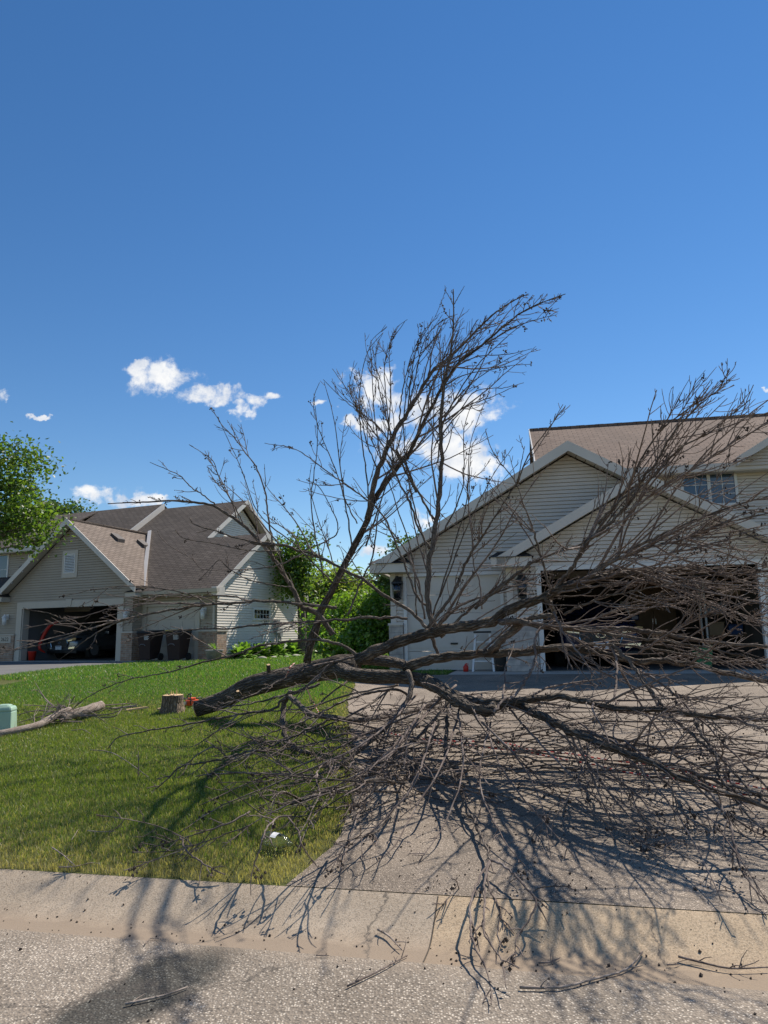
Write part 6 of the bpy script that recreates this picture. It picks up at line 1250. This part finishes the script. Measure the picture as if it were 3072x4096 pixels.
 L('Y', (8.6, 8.5), (4.2, 2.6, 1.4), [('V', [(790,1180),(830,1060),(868,930),(880,820),(905,740)])], 16, .28, 34, .3),
 L('Y', (8.6, 8.5), (4.2, 2.6, 1.4), [('V', [(720,1260),(640,1180),(560,1110),(520,1010),(470,900)])], 16, .28, 34, .3),
 L('G', (.60, .38, .16, .03), (5, 4, 1.8), [('V', [(880,1460),(800,1520),(700,1570),(600,1600),(500,1640),(440,1690)])], 20, .32, 38, 0),
 L('G', (.60, .38, .16, .03), (5, 4, 1.8), [('V', [(900,1500),(820,1580),(720,1640),(600,1690),(480,1740),(385,1800)])], 20, .32, 38, 0),
 L('G', (.60, .38, .16, .03), (5, 4, 1.8), [('V', [(920,1520),(850,1620),(760,1680),(660,1720),(560,1770),(480,1830)])], 20, .32, 38, 0),
 L('G', (.60, .38, .16, .03), (5, 4, 1.8), [('V', [(940,1560),(900,1680),(840,1760),(760,1830),(700,1880)])], 20, .32, 38, 0),
 L('G', (.60, .38, .16, .03), (5, 4, 1.8), [('V', [(780,1450),(700,1510),(640,1570),(600,1650)])], 20, .32, 38, 0),
 L('G', (.60, .38, .16, .03), (5, 4, 1.8), [('V', [(990,1540),(1000,1660),(960,1780),(905,1860)])], 20, .32, 38, 0),
 L('G', (.60, .38, .16, .03), (5, 4, 1.8), [('V', [(1040,1560),(1120,1640),(1170,1740),(1190,1850)])], 20, .32, 38, 0),
 L('G', (.60, .38, .16, .03), (5, 4, 1.8), [('V', [(1180,1560),(1290,1650),(1380,1720),(1440,1800),(1540,1840)])], 20, .32, 38, 0),
 L('G', (.60, .38, .16, .03), (5, 4, 1.8), [('V', [(860,1480),(760,1500),(660,1530),(560,1540),(470,1580)])], 20, .32, 38, 0),
]
ENVX = [0, 300, 500, 600, 750, 850, 1000, 1070, 1250, 1290, 1400, 1500, 1600, 1700, 1790, 1850, 1900, 2000, 2100, 2250, 2262, 2300, 2450, 2560, 2640, 2700, 2800, 2960, 2980, 3072, 3600]
ENVY = [2500, 2330, 2000, 1850, 1750, 1620, 1720, 1790, 1540, 1480, 1370, 1310, 1285, 1245, 1150, 1160, 1290, 1220, 1180, 1180, 1420, 1640, 1770, 1710, 1480, 1520, 1480, 1420, 1550, 1500, 1300]
def trim_shoot(pts):
    """keep a shoot inside the outline of the crown"""
    for _ in range(3):
        q = CRn.T @ (pts[-1] - EYE); px = 1536 + FPX * q[0] / -q[2]; py = 2048 - FPX * q[1] / -q[2]
        if py > np.interp(px, ENVX, ENVY) - 8: break
        pts = pts[0] + (pts - pts[0]) * .5
    return pts
def shoots(m, sd_, P, Rr, n, cl, ang, up, seedp, rnd, lvl, lean, flat):
    P = np.asarray(P); N_ = len(P); acc = np.r_[0, np.cumsum(np.linalg.norm(np.diff(P, axis=0), axis=1))]; tot = acc[-1]
    for c in range(n):
        t = rnd.uniform(.10, .985) ** .8; q = t * tot; k = int(min(np.searchsorted(acc, q), N_ - 1)); k = max(1, k); f = (q - acc[k - 1]) / (acc[k] - acc[k - 1] + 1e-9)
        b = P[k - 1] * (1 - f) + P[k] * f; r = (Rr[k - 1] * (1 - f) + Rr[k] * f); d = P[k] - P[k - 1]; d /= np.linalg.norm(d) + 1e-9
        s = rnd.normal(0, 1, 3) * np.array([1, .75, 1]); s -= d * (s @ d); s /= np.linalg.norm(s) + 1e-9
        a = R(ang * rnd.uniform(.8, 1.75)); Lc = cl * rnd.uniform(.2, 1.15) * (1.2 - .85 * t) 
        if lvl == 0 and rnd.random() < .25: Lc *= .3
        v = d * math.cos(a) + s * math.sin(a); S = 6 if Lc > .25 else 4; pts = [b]; bend = d * .20 + np.array([lean[0], lean[1], up + lean[2]]) * .16
        for i in range(S):
            v = v + bend + rnd.normal(0, .085 if lvl == 0 else .13, 3); v /= np.linalg.norm(v); pts.append(pts[-1] + v * Lc / S)
        pts = trim_shoot(np.array(pts)); g = zs(st(pts[:, 0], pts[:, 1])[0]) + .006; pts[:, 2] = np.maximum(pts[:, 2], g)
        r0 = min(r * .6, .0036 + .0078 * Lc) * (1 if lvl == 0 else .85); r0 = max(r0, .0036); rr = np.linspace(r0, max(.0028, r0 * .5), S + 1); rr[-1] *= .75
        if len(pts) > 4 and lvl == 0: m.tube(pts, rr, 5, cap=False)
        else: m.tube(pts, rr, 3, cap=False)
        if rnd.random() < seedp * (.30 if lvl == 0 else .10): cluster(sd_, pts[-1] if rnd.random() < .4 else pts[len(pts) // 2], rnd)
        if lvl < 2 and Lc > .12: shoots(m, sd_, pts, rr, int(rnd.integers(2, 5) if lvl == 0 else rnd.integers(0, 2)), Lc * .45, ang * 1.1, up, seedp, rnd, lvl + 1, lean, flat)
def cluster(sd_, p, rnd):
    for _ in range(rnd.integers(3, 8)):
        q = p + rnd.normal(0, .015, 3); r = rnd.uniform(.006, .012); i = len(sd_.v)
        sd_.v += [tuple(q + np.array(o) * r) for o in ((1, 0, 0), (-1, 0, 0), (0, 1, 0), (0, -1, 0), (0, 0, 1.2), (0, 0, -1.2))]
        for a, b, c in ((0, 2, 4), (2, 1, 4), (1, 3, 4), (3, 0, 4), (2, 0, 5), (1, 2, 5), (3, 1, 5), (0, 3, 5)): sd_.f.append((i + a, i + b, i + c))
def knobbly(m, P, r, n, rnd):
    r = r * (1 if n > 8 else .82) * (1 + .07 * np.sin(np.arange(len(r)) * 1.7 + rnd.uniform(0, 6)) + rnd.normal(0, .04, len(r))); P = P.copy(); P[1:-1] += rnd.normal(0, 1, (len(P) - 2, 3)) * np.minimum(r[1:-1, None] * (.25 if n > 8 else .42), .006)
    P[:, 2] = np.maximum(P[:, 2], zs(st(P[:, 0], P[:, 1])[0]) + r * .6); m.tube(P, r, n); return P
def fallen_tree():
    rnd = np.random.default_rng(5)
    base = hit(790, 2850, 0); FT = empty('fallen_tree', tuple(base), 0, label='big leafless fallen tree sprawling across lawn, driveway and curb', cat='tree')
    # trunk from the sawn butt to the fork
    tp = [hit(785, 2838, .13), hit(900, 2797, .26), hit(1000, 2748, .46), hit(1120, 2716, .56), hit(1232, 2692, .62), hit(1340, 2672, .70), hit(1430, 2668, .72)]
    o = noisy_log('trunk', tp, [.105, .122, .135, .138, .145, .145, .115], 'bark', None, 20, .07, 9); shift(o, FT)
    m = MB(); e = tp[0] - tp[1]; e /= np.linalg.norm(e); m.tube([tp[0], tp[0] + e * .012], [.103, .099], 20); shift(m.build('cut_face', 'cut_wood'), FT)
    o = noisy_log('trunk_fork', [tp[4], hit(1330, 2650, .78), hit(1398, 2640, .80), hit(1500, 2640, .80), hit(1600, 2655, .78), hit(1640, 2672, .74)], [.09, .082, .078, .074, .07, .06], 'bark', None, 16, .07, 10); shift(o, FT)
    o = noisy_log('trunk_fork', [tp[4], tp[5], hit(1398, 2695, .66), hit(1500, 2705, .68), hit(1620, 2708, .72), hit(1720, 2725, .70)], [.105, .105, .09, .085, .078, .07], 'bark', None, 16, .07, 12); shift(o, FT)
    # small stubs on the trunk
    for (x, y, h, dx, dy) in ((1075, 2660, .75, 0, .10), (960, 2750, .50, -.02, .05)):
        a = hit(x, y + 30, h - .05); m = MB(); m.tube([a, a + np.array([dx, -.03, dy])], [.03, .026], 10); so_ = shift(m.build('cut_stub', 'bark'), FT); m = MB(); q = a + np.array([dx, -.03, dy]); m.tube([q, q + np.array([0, -.002, .004])], [.024, .022], 10); c = m.build('cut_face', 'cut_wood', so_)
    order = sorted(range(len(limbs)), key=lambda i: -float(np.mean(limbs[i]['r'])) * math.sqrt(len(limbs[i]['P'])) / limbs[i]['P'][:, 1].mean())
    keep = set(order[:99]); restm = MB(); restt = MB(); rests = MB()
    for i, lb in enumerate(limbs):
        big = lb['r'][0] > .03; mat = 'bark' if lb['r'][0] > .05 else ('bark_limb' if lb['r'][0] > .016 else 'twig')
        own = i in keep; m = MB() if own else restm; P = knobbly(m, lb['P'], lb['r'], 12 if big else 7, rnd)
        if own: o = shift(m.build('limb', mat, None, True), FT)
        if lb['nc'] > 1:
            m, sdm = (MB(), MB()) if own else (restt, rests); lean = lb['lean'] or (0, 0, 0)
            if lb['nc'] >= 14 and P[-1][1] > 4.7:      # long whips first, then the short shoots
                for _ in range(int(lb['nc'] * .10)):
                    k = int(rnd.uniform(.12, .8) * (len(P) - 1)); d = P[k + 1] - P[k]; d /= np.linalg.norm(d); q = rnd.normal(0, 1, 3) * np.array([1, .7, 1]); q -= d * (q @ d); q /= np.linalg.norm(q)
                    an = R(rnd.uniform(22, 55)); v = d * math.cos(an) + q * math.sin(an); Lw = lb['cl'] * rnd.uniform(1.3, 2.6); pp = [P[k]]
                    for _i in range(9):
                        v = v + d * .07 + np.array([lean[0], lean[1], lb['up'] + lean[2] + .1]) * .07 + rnd.normal(0, .06, 3); v /= np.linalg.norm(v); pp.append(pp[-1] + v * Lw / 9)
                    pp = trim_shoot(np.array(pp)); pp[:, 2] = np.maximum(pp[:, 2], zs(st(pp[:, 0], pp[:, 1])[0]) + .01); r0 = min(lb['r'][k] * .6, .005 + .0055 * Lw); rr = np.linspace(r0, .0032, 10); m.tube(pp, rr, 5, cap=False)
                    shoots(m, sdm, pp, rr, int(5 + 5 * Lw), Lw * .3, 42, lb['up'], lb['sd'], rnd, 1, lean, 0)
            shoots(m, sdm, P, lb['r'], int(lb['nc'] * (.72 if P[-1][1] > 4.8 else .5)), lb['cl'] * 1.1, lb['ang'], lb['up'], lb['sd'], rnd, 0, lean, 0)
            if not own: continue
            t = tag(m.build('twigs', 'twig', o, True), kind='stuff')
            if sdm.f: tag(sdm.build('seed_clusters', 'pod', o), kind='stuff')
    # the low mat of branches pressed on the driveway
    m = restm; sdm = rests; tw = restt
    for q in range(120):
        lf_ = q % 3 == 2; x = rnd.uniform(1200, 1850) if lf_ else rnd.uniform(1330, 2900); yy = rnd.uniform(2880, 3280) if lf_ else rnd.uniform(2790, 3130)
        h = rnd.uniform(.02, .30); a = hit(x, yy, h); an = rnd.normal(-.12, .35) if not lf_ else rnd.normal(math.pi + .75, .45); Lb = rnd.uniform(.8, 2.0) * (.6 if lf_ else 1)
        b = a + np.array([math.cos(an) * Lb, math.sin(an) * Lb - .2, rnd.uniform(-.15, .2)]); c = (a + b) / 2 + rnd.normal(0, .10, 3)
        pts = smooth_pts([a, c, b], 12); pts[:, 2] = np.maximum(pts[:, 2], zs(st(pts[:, 0], pts[:, 1])[0]) + .015); rr = np.linspace(rnd.uniform(.005, .014), .003, 12); m.tube(pts, rr, 6); shoots(tw, sdm, pts, rr, 7, .5, 42, .02, .3, rnd, 0, (0, 0, 0), 0)
    o = shift(m.build('limb', 'bark_limb', None, True), FT); o['kind'] = 'stuff'; tag(tw.build('twigs', 'twig', o, True), kind='stuff'); tag(sdm.build('seed_clusters', 'pod', o), kind='stuff')
    return FT
fallen_tree()
# red and white rope: over the trunk and along the driveway
def rope(pts, label, r=.0065):
    m = MB(); P = smooth_pts(pts, 90); m.tube(P, r, 6); tag(m.build('rope', 'rope', None, True), label, 'rope', 'red and white rope in the fallen tree')
t6 = lambda x, y, h=.02: hit(2000 + x / 1.5476, 2600 + y / 1.5476, h); t5 = lambda x, y, h: hit(1000 + x / 1.508, 2600 + y / 1.508, h)
rope([t5(1080, 560, .03), t5(1300, 575, .03), t6(0, 612), t6(180, 635), t6(400, 678), t6(600, 712), t6(700, 740), t6(860, 770), t6(1000, 790), t6(1250, 815), t6(1400, 880), t6(1690, 905)], 'red and white rope, nearer strand along the driveway')
rope([t5(700, 455, .08), t5(880, 510, .06), t5(1120, 545, .06), t6(0, 572, .05), t6(200, 620, .05), t6(420, 640, .05), t6(700, 685, .05), t6(1000, 720, .05), t6(1300, 790, .06), t6(1690, 870, .06)], 'red and white rope, farther strand along the driveway')
def t9(x, y, h): return hit(1000 + x / 1.3825, 1700 + y / 1.3825, h)
rope([t9(245, 1318, .80), t9(225, 1335, .80), t9(208, 1370, .72), t9(196, 1395, .62)], 'short red rope end tied over the trunk near the butt', .007)
rope([t9(312, 1435, .50), t9(325, 1480, .35), t9(350, 1535, .15), t9(385, 1600, .03)], 'thin red rope hanging down below the trunk to the grass', .006)

# ------------------------------------------------------------------ litter: seed pods and grit, past counting
def litter():
    rnd = np.random.default_rng(9); m = MB(); n = 0
    while n < 2300:
        y = rnd.uniform(3.0, 9.5); x = rnd.uniform(-2.6, 4.5); s, t = st(x, y)
        if abs(x) > y * .6: continue
        if s > 0 and t < float(drive_left_t(s)) + .05: continue
        dens = 1. if s > 0 else (.55 if s > -.8 else .16)
        if x < 0: dens *= .5
        if -.62 < s < -.28: dens = .8
        if rnd.random() > dens: continue
        r = abs(rnd.normal(.0, .0030)) + .0028; z = zg(x, y) + (.014 if s > 0 else 0) + r * .4; i = len(m.v); q = np.array([x, y, z]); n += 1
        rot = rnd.normal(0, 1, (3, 3)); rot, _ = np.linalg.qr(rot)
        m.v += [tuple(q + rot @ (np.array(o) * r * rnd.uniform(.6, 1.4))) for o in ((1, 0, 0), (-1, 0, 0), (0, 1, 0), (0, -1, 0), (0, 0, 1), (0, 0, -1))]
        for a, b, c in ((0, 2, 4), (2, 1, 4), (1, 3, 4), (3, 0, 4), (2, 0, 5), (1, 2, 5), (3, 1, 5), (0, 3, 5)): m.f.append((i + a, i + b, i + c))
    tag(m.build('seed_pods', 'pod'), 'dark seed pods strewn over driveway, gutter and street', 'debris', kind='stuff')
litter()
